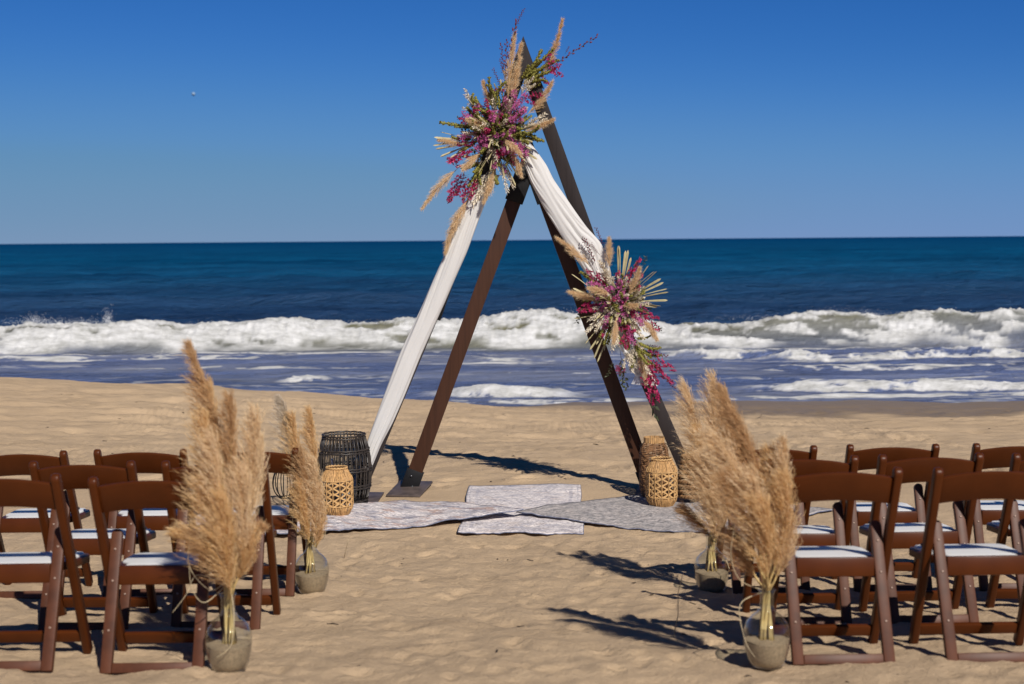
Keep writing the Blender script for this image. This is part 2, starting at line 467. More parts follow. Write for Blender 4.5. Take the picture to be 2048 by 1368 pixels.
class MB:
    def __init__(self):
        self.v = []; self.f = []

    def add(self, vs, fs):
        o = len(self.v)
        self.v += [tuple(p) for p in vs]
        self.f += [tuple(i + o for i in f) for f in fs]

    def tube(self, pts, r, n=6, closed=False, cap=True):
        pts = [Vector(p) for p in pts]
        k = len(pts)
        rs = r if isinstance(r, (list, tuple)) else [r] * k
        vs = []; prev = None
        for i, p in enumerate(pts):
            if closed:
                t = pts[(i + 1) % k] - pts[i - 1]
            else:
                t = pts[min(i + 1, k - 1)] - pts[max(i - 1, 0)]
            t.normalize()
            if prev is None:
                x, y, _ = frame_from(t)
            else:
                x = (prev - t * prev.dot(t)).normalized()
                y = t.cross(x)
            prev = x
            for j in range(n):
                a = 2 * math.pi * j / n
                vs.append(p + (x * math.cos(a) + y * math.sin(a)) * rs[i])
        fs = []
        for i in range(k if closed else k - 1):
            for j in range(n):
                a = i * n + j; b2 = i * n + (j + 1) % n
                c = ((i + 1) % k) * n + (j + 1) % n; d = ((i + 1) % k) * n + j
                fs.append((a, b2, c, d))
        if cap and not closed:
            fs.append(tuple(range(n))[::-1]); fs.append(tuple((k - 1) * n + j for j in range(n)))
        self.add(vs, fs)

    def prism(self, prof, o, U, V, W, t):
        """a 2-D outline (u, v) given thickness t along W"""
        o, U, V, W = Vector(o), Vector(U), Vector(V), Vector(W)
        n = len(prof)
        vs = [o + U * u + V * v - W * (t / 2) for u, v in prof] + [o + U * u + V * v + W * (t / 2) for u, v in prof]
        fs = [tuple(range(n))[::-1], tuple(range(n, 2 * n))] + [(i, (i + 1) % n, n + (i + 1) % n, n + i) for i in range(n)]
        self.add(vs, fs)

    def box(self, c, s, U=(1, 0, 0), V=(0, 1, 0), W=(0, 0, 1)):
        a, b2 = s[0] / 2, s[1] / 2
        self.prism([(-a, -b2), (a, -b2), (a, b2), (-a, b2)], c, U, V, W, s[2])

    def lathe(self, prof, n=32, cap=(False, False)):
        vs = []; fs = []
        for r, z in prof:
            for j in range(n):
                a = 2 * math.pi * j / n
                vs.append((r * math.cos(a), r * math.sin(a), z))
        for i in range(len(prof) - 1):
            for j in range(n):
                fs.append((i * n + j, i * n + (j + 1) % n, (i + 1) * n + (j + 1) % n, (i + 1) * n + j))
        if cap[0]: fs.append(tuple(range(n))[::-1])
        if cap[1]: fs.append(tuple((len(prof) - 1) * n + j for j in range(n)))
        self.add(vs, fs)

    def mesh(self, name, mat, bevel=0.0, seg=2, smooth=True, ang=30):
        me = bpy.data.meshes.new(name)
        me.from_pydata(self.v, [], self.f)
        if bevel or True:
            bm = bmesh.new(); bm.from_mesh(me)
            bmesh.ops.recalc_face_normals(bm, faces=bm.faces)
            if bevel:
                es = [e for e in bm.edges if len(e.link_faces) == 2 and e.calc_face_angle(0) > R(ang)]
                bmesh.ops.bevel(bm, geom=es, offset=bevel, segments=seg, profile=0.5, affect='EDGES', clamp_overlap=True)
            bm.to_mesh(me); bm.free()
        if mat: me.materials.append(mat)
        if smooth:
            me.polygons.foreach_set('use_smooth', [True] * len(me.polygons))
            if bevel or smooth == 'auto':
                me.set_sharp_from_angle(angle=R(40))
        return me

    def obj(self, name, mat, parent=None, bevel=0.0, seg=2, smooth=True, **kw):
        me = self.mesh(name, mat, bevel, seg, smooth)
        return link(name, me, parent, **kw)


def link(name, me, parent=None, loc=None, rot=None, mat=None, kind=None):
    o = bpy.data.objects.new(name, me)
    col.objects.link(o)
    if parent: o.parent = parent
    if mat is not None: o.matrix_local = mat
    if loc is not None: o.location = loc
    if rot is not None: o.rotation_euler = rot
    if kind: o['kind'] = kind
    return o


def tag(o, label, cat=None, group=None, kind=None):
    o['label'] = label
    if cat: o['category'] = cat
    if group: o['group'] = group
    if kind: o['kind'] = kind
    return o


def thing(name, label, cat, loc=(0, 0, 0), rot=(0, 0, 0), group=None):
    o = bpy.data.objects.new(name, None)
    col.objects.link(o)
    o.empty_display_size = 0.1
    o.location = loc; o.rotation_euler = rot
    return tag(o, label, cat, group)


def copy_thing(root, loc, rot, label):
    r = root.copy(); col.objects.link(r)
    r.location = loc; r.rotation_euler = rot; r['label'] = label
    for ch in [o for o in bpy.data.objects if o.parent == root]:
        c = ch.copy(); col.objects.link(c); c.parent = r
        for g in [o for o in bpy.data.objects if o.parent == ch]:
            d = g.copy(); col.objects.link(d); d.parent = c
    return r


def np_mesh(name, co, quads, mat, attrs=None, smooth=True):
    """big meshes straight from arrays; quads (n,4) or (n,3)"""
    me = bpy.data.meshes.new(name)
    k = quads.shape[1]
    me.vertices.add(len(co)); me.vertices.foreach_set('co', co.astype(np.float32).ravel())
    me.loops.add(quads.size); me.loops.foreach_set('vertex_index', quads.astype(np.int32).ravel())
    me.polygons.add(len(quads))
    me.polygons.foreach_set('loop_start', (np.arange(len(quads)) * k).astype(np.int32))
    if smooth:
        me.polygons.foreach_set('use_smooth', np.ones(len(quads), dtype=bool))
    me.update(calc_edges=True)
    for an, arr in (attrs or {}).items():
        a = me.attributes.new(an, 'FLOAT', 'POINT')
        a.data.foreach_set('value', arr.astype(np.float32).ravel())
    me.materials.append(mat)
    return me


def grid_quads(ny, nx):
    i = np.arange(ny - 1)[:, None] * nx + np.arange(nx - 1)[None, :]
    return np.stack([i, i + 1, i + nx + 1, i + nx], -1).reshape(-1, 4)


# ------------------------------------------------------------------ the beach
SEA = -0.55
_py = np.array([-200, 0, 4.0, 5.0, 5.8, 6.75, 7.7, 8.8, 10, 11.5, 14, 17, 21.5])
_pz = np.array([1.6, 0.55, 0.37, 0.33, 0.275, 0.185, 0.095, 0.02, -0.03, 0.0, 0.01, -0.02, 0.0])
_cx = np.array([-300, -12, -7.8, -4.8, -1.6, 0.5, 4, 300])
_cz = np.array([0.15, 0.10, 0.03, -0.12, -0.385, -0.475, -0.50, -0.50])
dents = []
for _ in range(420):
    dents.append((random.uniform(-3.2, 3.2), random.uniform(4.7, 10.4), random.uniform(0.05, 0.11), random.uniform(0.004, 0.013), random.uniform(0, 3.14)))
for _ in range(110):
    dents.append((random.uniform(-1.6, 1.6), random.uniform(4.8, 10.0), random.uniform(0.035, 0.06), random.uniform(0.010, 0.022), random.uniform(0, 3.14)))
for _ in range(620):
    _y = random.uniform(11.6, 20.8)
    dents.append((random.uniform(-0.4, 0.4) * _y, _y, random.choice((0.05, 0.07, 0.10)) * random.uniform(0.7, 1.2), random.uniform(0.008, 0.030), random.uniform(0, 3.14)))


def sand_base(x, y):
    z = np.interp(y, _py, _pz)
    cz = np.interp(x + 0.5 * vn(x * 0.8, y * 0, 5), _cx, _cz)
    t = sstep(11.8, 21.5, y)
    z = z * (1 - t) + cz * t
    fall = np.interp(x, [-8, -2, 1], [0.25, 0.20, 0.045])
    over = np.clip(y - 21.5 - 0.25 * fbm(x * 0.7, x * 0.1, 9, 3), 0, None)
    z = z - over * fall - 0.012 * over ** 2
    z = z + 0.03 * fbm(x * 0.5 + 3, y * 0.5, 2, 3) * sstep(3, 6, y) * (1 - sstep(20, 23, y))
    return z


def sand_detail(x, y):
    near = 1 - sstep(9.6, 11.4, y)
    mid = sstep(11.2, 13, y) * (1 - sstep(20.5, 22.5, y))
    z = near * (0.010 * fbm(x * 5.6 + 1.8 * y, y * 4.6, 21, 4, 0.55) + 0.0050 * fbm(x * 21, y * 15, 23, 3))
    # raked tread marks and wheel ruts that run along the shore
    z = z + mid * (0.014 * fbm(x * 1.6, y * 3.4, 25, 5, 0.6) + 0.010 * fbm(x * 6, y * 8, 27, 3))
    z = z + mid * 0.0045 * np.sin(x * 2 * np.pi / 0.085 + 1.5 * vn(x * 2, y * 2, 29)) * sstep(0.1, 0.5, fbm(x * 0.5, y * 1.1, 33, 2))
    rut = sstep(14.5, 16.5, y) * (1 - sstep(20, 21.5, y))
    z = z + rut * 0.034 * fbm(x * 0.22, y * 2.3 + 0.05 * x, 35, 4, 0.6)
    return z


def dent_field(X, Y):
    Z = np.zeros(np.broadcast(X, Y).shape)
    xs, ys = X[0, :], Y[:, 0]
    for cx, cy, r, d, a in dents:
        i0, i1 = np.searchsorted(ys, [cy - 3 * r, cy + 3 * r]); j0, j1 = np.searchsorted(xs, [cx - 3 * r, cx + 3 * r])
        if i1 <= i0 or j1 <= j0: continue
        dx = X[i0:i1, j0:j1] - cx; dy = Y[i0:i1, j0:j1] - cy
        u = dx * math.cos(a) + dy * math.sin(a); v = -dx * math.sin(a) + dy * math.cos(a)
        q = (u / (1.5 * r)) ** 2 + (v / (0.8 * r)) ** 2
        Z[i0:i1, j0:j1] += d * (-np.exp(-q * 1.6) + 0.45 * np.exp(-(np.sqrt(q) - 1.45) ** 2 * 5))
    return Z


def gz(x, y):
    x = np.asarray(x, float); y = np.asarray(y, float)
    return sand_base(x, y) + sand_detail(x, y)


def gh(x, y):
    return float(sand_base(np.array([x]), np.array([y]))[0])


xs = np.concatenate([-np.geomspace(400, 14.5, 26), np.arange(-14, -4.6, 0.09), np.arange(-4.6, 4.6, 0.026), np.arange(4.6, 14, 0.09), np.geomspace(14.5, 400, 26)])
ys = np.concatenate([-np.geomspace(150, 1, 14), np.arange(0, 4.4, 0.2), np.arange(4.4, 12.5, 0.024), np.arange(12.5, 24.5, 0.055), np.arange(24.5, 36, 0.5)])
X, Y = np.meshgrid(xs, ys)
Z = gz(X, Y) + dent_field(X, Y)
wet = sstep(0.0, 1.0, (SEA + 0.105 - sand_base(X, Y) + 0.02 * fbm(X * 0.8, Y * 0.8, 41, 3)) / 0.05)
beach = link('beach', np_mesh('beach', np.stack([X, Y, Z], -1).reshape(-1, 3), grid_quads(*X.shape), MAT['sand'], {'wet': wet}))
tag(beach, 'trampled tan sand of the beach sloping down to the water', kind='structure')

# small bits of weed and driftwood lying on the sand
mb = MB()
for i in range(120):
    if i < 40:
        x, y = random.uniform(-2.2, 2.4), random.uniform(5.2, 9.6)
    else:
        y = random.uniform(11.8, 20.5); x = random.uniform(-0.36, 0.36) * y
    s = random.uniform(0.003, 0.008)
    c = Vector((x, y, float(gz(x, y)) + s * 0.35))
    a = random.uniform(0, 6.28)
    d = Vector((math.cos(a), math.sin(a), random.uniform(-.1, .2)))
    L = s * random.uniform(3, 12)
    mb.tube([c - d * L / 2, c + Vector((random.uniform(-1, 1) * s, random.uniform(-1, 1) * s, s * .5)), c + d * L / 2], [s * .4, s * .7, s * .3], 5)
tag(mb.obj('beach_debris', MAT['debris']), 'tiny dark bits of weed and driftwood scattered over the sand', 'debris', kind='stuff')


# ------------------------------------------------------------------ the sea
def sea_surface(x, y):
    far = sstep(37.5, 44, y)
    wx = 2.2 * fbm(x * 0.03, y * 0.05, 51, 3)
    h = far * (0.15 * np.sin((y + wx * 2.0) * 2 * np.pi / 11.5) + 0.13 * np.sin((y + 0.12 * x + wx * 3.0) * 2 * np.pi / 19.0 + 1) + 0.16 * fbm(x * 0.13, y * 0.5, 53, 5, 0.6))
    h = h + far * 0.06 * fbm(x * 0.5, y * 1.3, 55, 3) * (1 - sstep(120, 300, y))
    foam = np.zeros_like(h)
    near = 1 - sstep(34, 38, y)
    h = h + near * (0.022 * fbm(x * 0.55, y * 1.5, 57, 4) + 0.010 * fbm(x * 2.1, y * 3.2, 58, 3))
    # main breaker
    y0 = 35.1 + 0.45 * fbm(x * 0.16, x * 0 + 2, 61, 3)
    hc = np.interp(x, [-30, -13, -10.5, -8, -4, -1, 0.3, 0.9, 1.7, 2.6, 4.0, 5.2, 7.0, 8.6, 10, 12, 13.5, 30],
                   [0.55, 0.56, 0.66, 0.58, 0.60, 0.62, 0.74, 0.80, 0.76, 0.56, 0.47, 0.52, 0.66, 0.74, 0.70, 0.76, 0.72, 0.6])
    hc = hc + 0.07 * fbm(x * 0.9, x * 0 + 8, 63, 4)
    s = y - y0
    front = sstep(-1.5, 0.0, s) ** 0.8
    back = 1 - sstep(0.15, 3.2, s)
    prof = np.where(s < 0, front, back)
    h = h + hc * prof
    inb = sstep(-1.55, -0.95, s + 0.30 * fbm(x * 0.9, y * 0.9, 65, 4)) * (1 - sstep(0.15, 0.7, s))
    lump = billow(x * 1.3, y * 1.3 + h * 1.5, 67, 5, 0.6)
    win_amt = np.interp(x, [-30, -3.8, -3.2, -2.2, -1.6, 3.2, 4.4, 30], [0.22, 0.3, 0.78, 0.72, 0.2, 0.2, 0.74, 0.74])
    n = 0.9 * fbm(x * 1.15 + 0.9 * s, (s * 2.0) + h * 1.0, 69, 5, 0.55)
    body = sstep(-0.42, 0.16, n + 0.95 - win_amt * 1.55 - 0.25 * sstep(-0.5, -0.9, s) * 0 + 0.7 * sstep(-1.0, -1.45, s) + 0.55 * sstep(-0.38, -0.02, s))
    fm = inb * body
    foam = np.maximum(foam, fm)
    h = h + fm * (0.045 * billow(x * 0.8, y * 1.6 + h * 2, 67, 5, 0.6) + 0.035 * billow(x * 5, y * 6, 71, 3)) * prof ** 0.3
    # spilling lines of white water in front of it
    def line(yc, x0, x1, amp, w, seed, soft=0.8, holes=0.35):
        nonlocal h, foam
        yy = yc + 0.35 * fbm(x * 0.30, x * 0 + seed, seed, 3)
        e = sstep(x0, x0 + soft, x) * (1 - sstep(x1 - soft, x1, x))
        a = amp * e * (0.75 + 0.4 * fbm(x * 0.7, x * 0 + 4, seed + 1, 3))
        s = y - yy
        p = np.where(s < 0, sstep(-w * 0.75, 0, s), 1 - sstep(0.0, w * 2.2, s))
        h = h + a * p
        k = fbm(x * 1.6, y * 3.0, seed + 2, 5, 0.6)
        m2 = e * sstep(-w * 0.95, -w * 0.6, s + 0.2 * w * k) * (1 - sstep(w * 0.1, w * 0.9, s)) * sstep(-0.3, 0.25, k + 0.62 - holes)
        foam = np.maximum(foam, m2)
        h = h + m2 * (0.035 * billow(x * 3, y * 3, seed + 3, 4)) * min(1.0, amp * 5)
    line(30.7, 2.9, 14.0, 0.20, 0.62, 81)
    line(31.2, -1.2, 2.9, 0.05, 0.45, 84, holes=0.55)
    line(32.2, -16.0, -5.2, 0.05, 0.6, 91, holes=0.5)
    line(23.9, -1.9, 1.75, 0.13, 0.42, 101, 1.4)
    line(24.4, 3.4, 12.0, 0.12, 0.45, 111, 1.6)
    line(28.0, 4.6, 8.8, 0.07, 0.45, 115, holes=0.55)
    line(26.4, -4.6, -3.2, 0.12, 0.45, 121, 0.5)
    line(23.0, 2.6, 12.0, 0.03, 0.30, 131, holes=0.45)
    line(22.95, -2.4, 2.6, 0.02, 0.25, 141, holes=0.6)
    for q_, (yy_, xa, xb) in enumerate(((33.3, -14, -1), (33.0, 2, 13), (29.3, -9, -2), (27.4, -2, 4), (26.2, 3, 11), (25.6, -7, -3.4), (28.6, 5, 13), (30.0, -3, 2.5))):
        line(yy_, xa, xb, 0.015, 0.22, 160 + 9 * q_, 2.5, holes=0.62)
    # torn lace of old foam drifting over the shallows
    lace = np.abs(fbm(x * 0.55 + 0.4 * vn(x, y, 5), y * 1.1, 151, 4, 0.6))
    patch = sstep(0.0, 0.5, fbm(x * 0.18, y * 0.45, 153, 3) + 0.25)
    foam = np.maximum(foam, (1 - sstep(35, 36, y)) * 0.50 * patch * (1 - sstep(0.03, 0.22, lace)))
    veil = (1 - sstep(35, 36, y)) * (0.05 + 0.13 * sstep(-0.3, 0.6, fbm(x * 0.3, y * 0.9, 157, 4)))
    foam = np.maximum(foam, veil)
    # whitecaps and streaks further out stay rare
    return h, np.clip(foam, 0, 1)


py = np.concatenate([np.arange(352, 322, -1.2), np.arange(322, 196, -0.55), np.arange(196, 20, -0.8), np.geomspace(20, 0.12, 40)])
sy = (CAMZ - SEA) * F / py
u = np.concatenate([-np.geomspace(9, 0.50, 14), np.arange(-0.49, 0.49, 0.00105), np.geomspace(0.50, 9, 14)])
sx_ = u[None, :] * sy[:, None]
sy_ = np.repeat(sy[:, None], len(u), 1)
h, foam = sea_surface(sx_, sy_)
sz_ = SEA + h * (1 - sstep(900, 2000, sy_))
sea = link('sea', np_mesh('sea', np.stack([sx_, sy_, sz_], -1).reshape(-1, 3), grid_quads(*sx_.shape), MAT['sea'], {'foam': foam}))
tag(sea, 'blue sea with white breakers rolling in from the horizon', kind='structure')

# droplets thrown up above the breaking crest
co = []; fc = []
def puff(px, py_, sx, sz, n):
    for _ in range(n * 3):
        p = at(px + random.gauss(0, sx), py_ - abs(random.gauss(0, sz)), 35.0 + random.uniform(-0.5, 0.4))
        r = random.uniform(0.0025, 0.0075)
        o = len(co)
        for d in ((1, 0, -.6), (-.6, .9, -.6), (-.6, -.9, -.6), (0, 0, 1)):
            co.append((p.x + d[0] * r, p.y + d[1] * r, p.z + d[2] * r))
        fc.extend([(o, o + 1, o + 3), (o + 1, o + 2, o + 3), (o + 2, o, o + 3), (o, o + 2, o + 1)])
for a in ((215, 645, 5, 11, 150), (90, 648, 45, 6, 260), (70, 645, 12, 8, 120), (175, 650, 30, 6, 160), (1085, 640, 35, 9, 380), (1140, 640, 12, 9, 150), (1000, 645, 60, 4, 160),
          (1660, 632, 22, 8, 140), (1735, 632, 20, 6, 140), (1900, 632, 60, 5, 160), (700, 648, 120, 4, 200), (500, 650, 120, 4, 160), (1560, 640, 60, 6, 120)):
    puff(*a)
sp = link('sea_spray', np_mesh('sea_spray', np.array(co), np.array(fc), MAT['spray'], smooth=False))
tag(sp, 'fine white spray thrown up over the breaking wave', 'spray', kind='stuff')

# pale round speck in the sky, built as a small far sphere
mp_ = at(387, 188, 40000.0)
bm = bmesh.new(); bmesh.ops.create_uvsphere(bm, u_segments=24, v_segments=14, radius=52.0)
for v in bm.verts:
    v.co *= 1 + 0.01 * math.sin(v.co.x * .2) * math.cos(v.co.z * .17)
me = bpy.data.meshes.new('sky_speck'); bm.to_mesh(me); bm.free(); me.materials.append(MAT['sky_speck'])
me.polygons.foreach_set('use_smooth', [True] * len(me.polygons))
tag(link('sky_speck', me, loc=mp_), 'tiny pale round speck in the clear blue sky', 'sky_speck')

# ------------------------------------------------------------------ the two triangular frames
YL, YS = 11.30, 11.60


def beam_outline(mb, p0, p1, p0b, p1b, Yc, t):
    """a flat-sided beam given by its two long edges in the frame's plane"""
    q = [p0, p1, p1b, p0b]
    mb.add([(v.x, Yc - t / 2, v.z) for v in q] + [(v.x, Yc + t / 2, v.z) for v in q], [(0, 1, 2, 3), (7, 6, 5, 4), (0, 4, 5, 1), (1, 5, 6, 2), (2, 6, 7, 3), (3, 7, 4, 0)])


def foot(root, base, updir, w, t, plate_c, plate_s, plate_rot, mat_plate, sleeve=0.20):
    U = Vector(updir).normalized(); V = Vector((0, 1, 0)); W = U.cross(V)
    mb = MB()
    c = Vector(base) + U * (sleeve / 2)
    # U-shaped steel shoe: front and back cheeks and two side cheeks
    for sgn in (-1, 1):
        mb.box(c + V * sgn * (t / 2 + 0.006), (w + 0.024, sleeve, 0.008), W, U, V)
        mb.box(c + W * sgn * (w / 2 + 0.007), (t + 0.0, sleeve, 0.009), V, U, W)
    sh = mb.obj('foot_bracket', MAT['black_metal'], root, bevel=0.002)
    for k, (a, b2) in enumerate(((-0.02, 0.055), (0.018, 0.135), )):
        m2 = MB()
        pp = Vector(base) + U * b2 + W * a - V * (t / 2 + 0.012)
        m2.tube([pp + V * 0.006, pp, pp - V * 0.006], [0.011, 0.012, 0.008], 8)
        m2.obj('bolt', MAT['steel'], sh)
    m3 = MB()
    Rm = Matrix.Rotation(plate_rot[2], 3, 'Z') @ Matrix.Rotation(plate_rot[0], 3, 'X')
    m3.box(plate_c, plate_s, Rm @ Vector((1, 0, 0)), Rm @ Vector((0, 1, 0)), Rm @ Vector((0, 0, 1)))
    pl = m3.obj('base_plate', mat_plate, root, bevel=0.003)
    m4 = MB()
    n = Rm @ Vector((0, 0, 1))
    for sgn in (-1, 1):
        m4.box(Vector(base) + Vector((0, sgn * (t / 2 + 0.03), 0.018)) , (w + 0.05, 0.045, 0.012))
    m4.obj('plate_flange', MAT['steel'], pl, bevel=0.002)


# large frame
large = thing('triangle_arch', 'tall outer dark-stained wooden triangle frame holding both flower clusters and the drapes', 'arch', (0, YL, 0))
def rel(p, root_y): return Vector((p.x, 0.0, p.z))
HW = 14.2  # half width along the horizontal, in photograph pixels
apx = at(1048, 119, YL)
kneeL, kneeR = at(877, 600, YL), at(1222, 600, YL)
footL, footR = at(710, 1000, YL), at(1398, 1000, YL)
for side, knee, ft in ((-1, kneeL, footL), (1, kneeR, footR)):
    hw = at(1024 + HW, 600, YL).x - at(1024, 600, YL).x
    dz = (apx.z - knee.z) / abs(apx.x - knee.x)
    o = Vector((side * hw, 0, 0))
    mb = MB()
    k0, k1 = knee - o, knee + o
    top_in = Vector((apx.x, 0, apx.z - hw * dz)); top_out = Vector((apx.x, 0, apx.z + hw * dz))
    e = Vector((side * 0.0015, 0, 0))
    beam_outline(mb, k0, k1, top_in + e, top_out + e, 0, 0.05)
    mb.obj('upper_leg', MAT['wood_dark'], large, bevel=0.003, smooth='auto')
    mb = MB()
    beam_outline(mb, ft - o, ft + o, k0 - Vector((0, 0, .001)), k1 - Vector((0, 0, .001)), 0, 0.05)
    mb.obj('lower_leg', MAT['wood_dark'], large, bevel=0.003, smooth='auto')
    # splice bracket where the two lengths meet
    U = (at(877 + (905 - 877), 520, YL) - kneeL) if side < 0 else (at(1194, 520, YL) - kneeR)
    U = Vector((U.x, 0, U.z)).normalized(); V = Vector((0, 1, 0)); W = U.cross(V)
    mb = MB()
    cw = 2 * hw * 0.925
    c = Vector((knee.x, 0, knee.z))
    for sgn in (-1, 1):
        mb.box(c + V * sgn * 0.031, (cw + 0.03, 0.30, 0.008), W, U, V)
        mb.box(c + W * sgn * (cw / 2 + 0.010), (0.05, 0.30, 0.009), V, U, W)
    mb.obj('splice_bracket', MAT['black_metal'], large, bevel=0.002)
    U = knee - ft; U.y = 0
    b0 = Vector((ft.x, 0, ft.z))
    foot(large, b0, U, 2 * hw * 0.925, 0.05, b0 + Vector((0.06 * -side, -0.02, 0.022)), (0.30, 0.34, 0.016), (R(3), 0, R(-4)), MAT['plate_metal'], 0.16)
# steel cap at the peak
mb = MB()
hw = at(1024 + HW, 300, YL).x - at(1024, 300, YL).x
tip = at(1046.5, 73, YL); l1 = at(1024, 132, YL); r1_ = at(1068, 132, YL)
mid = at(1047, 190, YL)
for sgn in (-1, 1):
    mb.add([(tip.x, sgn * 0.0265, tip.z), (l1.x, sgn * 0.0265, l1.z), (at(1008, 178, YL).x, sgn * .0265, at(1008, 178, YL).z), (mid.x, sgn * .0265, at(1047, 150, YL).z), (at(1088, 178, YL).x, sgn * .0265, at(1088, 178, YL).z), (r1_.x, sgn * .0265, r1_.z),
            (tip.x, sgn * 0.0335, tip.z), (l1.x, sgn * 0.0335, l1.z), (at(1008, 178, YL).x, sgn * .0335, at(1008, 178, YL).z), (mid.x, sgn * .0335, at(1047, 150, YL).z), (at(1088, 178, YL).x, sgn * .0335, at(1088, 178, YL).z), (r1_.x, sgn * .0335, r1_.z)],
           [(0, 1, 2, 3, 4, 5), (11, 10, 9, 8, 7, 6)] + [(i, (i + 1) % 6, 6 + (i + 1) % 6, 6 + i) for i in range(6)])
mb.obj('peak_bracket', MAT['wood_dark'], large, smooth=False)

small = thing('triangle_arch', 'shorter inner brown wooden triangle frame standing just behind the tall one', 'arch', (0, YS, 0))
apx = at(1060, 315, YS)
fL, fR = at(816, 983, YS), at(1303, 983, YS)
for side, ft, mt in ((-1, fL, 'wood_warm'), (1, fR, 'wood_warm')):
    hw = at(1024 + 15.5, 600, YS).x - at(1024, 600, YS).x
    dz = (apx.z - ft.z) / abs(apx.x - ft.x)
    o = Vector((side * hw, 0, 0))
    mb = MB()
    e = Vector((side * 0.0015, 0, 0))
    beam_outline(mb, ft - o, ft + o, Vector((apx.x, 0, apx.z - hw * dz)) + e, Vector((apx.x, 0, apx.z + hw * dz)) + e, 0, 0.05)
    mb.obj('leg', MAT[mt], small, bevel=0.003, smooth='auto')
    U = apx - ft; U.y = 0; U.normalize()
    b0 = Vector((ft.x, 0, ft.z))
    foot(small, b0, U, 2 * hw * 0.94, 0.05, b0 + Vector((0.02, -0.07, 0.035)), (0.28, 0.46, 0.016), (R(5), 0, R(-10)), MAT['plate_metal'], 0.19)
    # apex bracket sleeves
    V = Vector((0, 1, 0)); W = U.cross(V)
    top = Vector((apx.x, 0, apx.z)) - U * 0.23
    mb = MB()
    w = 2 * hw * 0.94
    for sgn in (-1, 1):
        mb.box(top + V * sgn * (0.031 + (0.009 if side > 0 else 0)), (w + 0.03, 0.30, 0.008), W, U, V)
        mb.box(top + W * sgn * (w / 2 + 0.010), (0.05, 0.20, 0.009), V, U, W)
    mb.obj('apex_bracket', MAT['black_metal'], small, bevel=0.002)


# ------------------------------------------------------------------ white drapes
def drape(name, label, left, right, Ys, folds, depth, seed, parent=None, mat='chiffon', thick=0.05, part=None):
    rr = random.Random(seed)
    n, k = 90, 72
    left = np.array(left, float); right = np.array(right, float)
    tl = np.linspace(0, 1, len(left)); tr = np.linspace(0, 1, len(right))
    t = np.linspace(0, 1, n)
    def sm(tt, arr):
        # smooth interpolation through the points
        out = np.stack([np.interp(t, tt, arr[:, c]) for c in (0, 1)], -1)
        for _ in range(3):
            out[1:-1] = 0.25 * out[:-2] + 0.5 * out[1:-1] + 0.25 * out[2:]
        return out
    L, Rr = sm(tl, left), sm(tr, right)
    Yv = np.interp(t, np.linspace(0, 1, len(Ys)), Ys)
    ph = [rr.uniform(0, 6.28) for _ in range(6)]
    vs = []
    for i in range(n):
        for j in range(k):
            a = 2 * math.pi * j / k
            uu = 0.5 - 0.5 * math.cos(a)
            frontside = math.sin(a) >= 0
            f = math.sin(a)
            px = L[i, 0] + (Rr[i, 0] - L[i, 0]) * uu
            py_ = L[i, 1] + (Rr[i, 1] - L[i, 1]) * uu
            wv = uu + 0.09 * math.sin(t[i] * 5 + ph[0]) + 0.05 * math.sin(t[i] * 11 + ph[1] + uu * 4) + 0.02 * math.sin(t[i] * 23 + uu * 9)
            fold = 0.5 * math.sin(wv * folds * 6.283 + ph[2] + 1.2 * t[i]) + 0.3 * math.sin(wv * folds * 2.3 * 6.283 + ph[3] - 2.0 * t[i]) + 0.25 * math.sin(wv * folds * .55 * 6.283 + ph[4])
            fold += 0.25 * max(0.0, math.sin(wv * folds * 1.37 * 6.283 + ph[5] + 3.0 * t[i])) ** 4
            fold *= 0.75 + 0.55 * math.sin(t[i] * 8 + uu * 5 + ph[1])
            if frontside:
                yy = -thick * (f ** 0.6) * (1 + 0.2 * math.sin(t[i] * 6)) + depth * fold * min(1, f * 2.5)
            else:
                yy = 0.3 * thick * abs(f)
            p = at(px, py_, Yv[i])
            vs.append((p.x, p.y + yy, p.z))
    fs = [(i * k + j, i * k + (j + 1) % k, (i + 1) * k + (j + 1) % k, (i + 1) * k + j) for i in range(n - 1) for j in range(k)]
    fs.append(tuple(range(k))[::-1]); fs.append(tuple((n - 1) * k + j for j in range(k)))
    mb = MB(); mb.add(vs, fs)
    o = mb.obj(name, MAT[mat], parent)
    if label: tag(o, label, 'drape', 'white drapes on the arch')
    return o


drape('white_drape', 'long white gathered cloth running down the left leg of the tall frame',
      [(962, 350), (936, 402), (912, 455), (891, 505), (868, 556), (846, 607), (830, 642), (800, 705), (770, 785), (748, 845), (732, 890), (722, 935)],
      [(1000, 350), (972, 402), (952, 455), (934, 505), (911, 556), (889, 607), (873, 642), (840, 715), (810, 790), (786, 845), (762, 890), (742, 940)],
      [YL - .075, YL - .075, YL - .07, YL - .06], 3.0, 0.0085, 3)
dr = thing('white_drape', 'white gathered cloth sweeping from the upper flowers down to the lower right flower cluster', 'drape', (0, 0, 0), group='white drapes on the arch')
drape('swag', None, [(1036, 285), (1046, 320), (1060, 362), (1088, 417), (1113, 457), (1132, 487), (1146, 508), (1172, 548), (1200, 590)],
      [(1058, 282), (1072, 300), (1093, 330), (1107, 359), (1130, 392), (1153, 426), (1174, 455), (1200, 483), (1212, 506), (1222, 545), (1226, 590)],
      [YL - .03, YL - .06, YL - .08, YL - .09, YL - .08], 4.2, 0.0105, 8, dr)
drape('tail', None, [(1215, 640), (1235, 690), (1262, 730), (1270, 752), (1262, 768)],
      [(1245, 640), (1270, 690), (1300, 725), (1312, 750), (1316, 772)],
      [YL - .09, YL - .08, YL - .075], 2.2, 0.012, 12, dr, 'lace', 0.035)


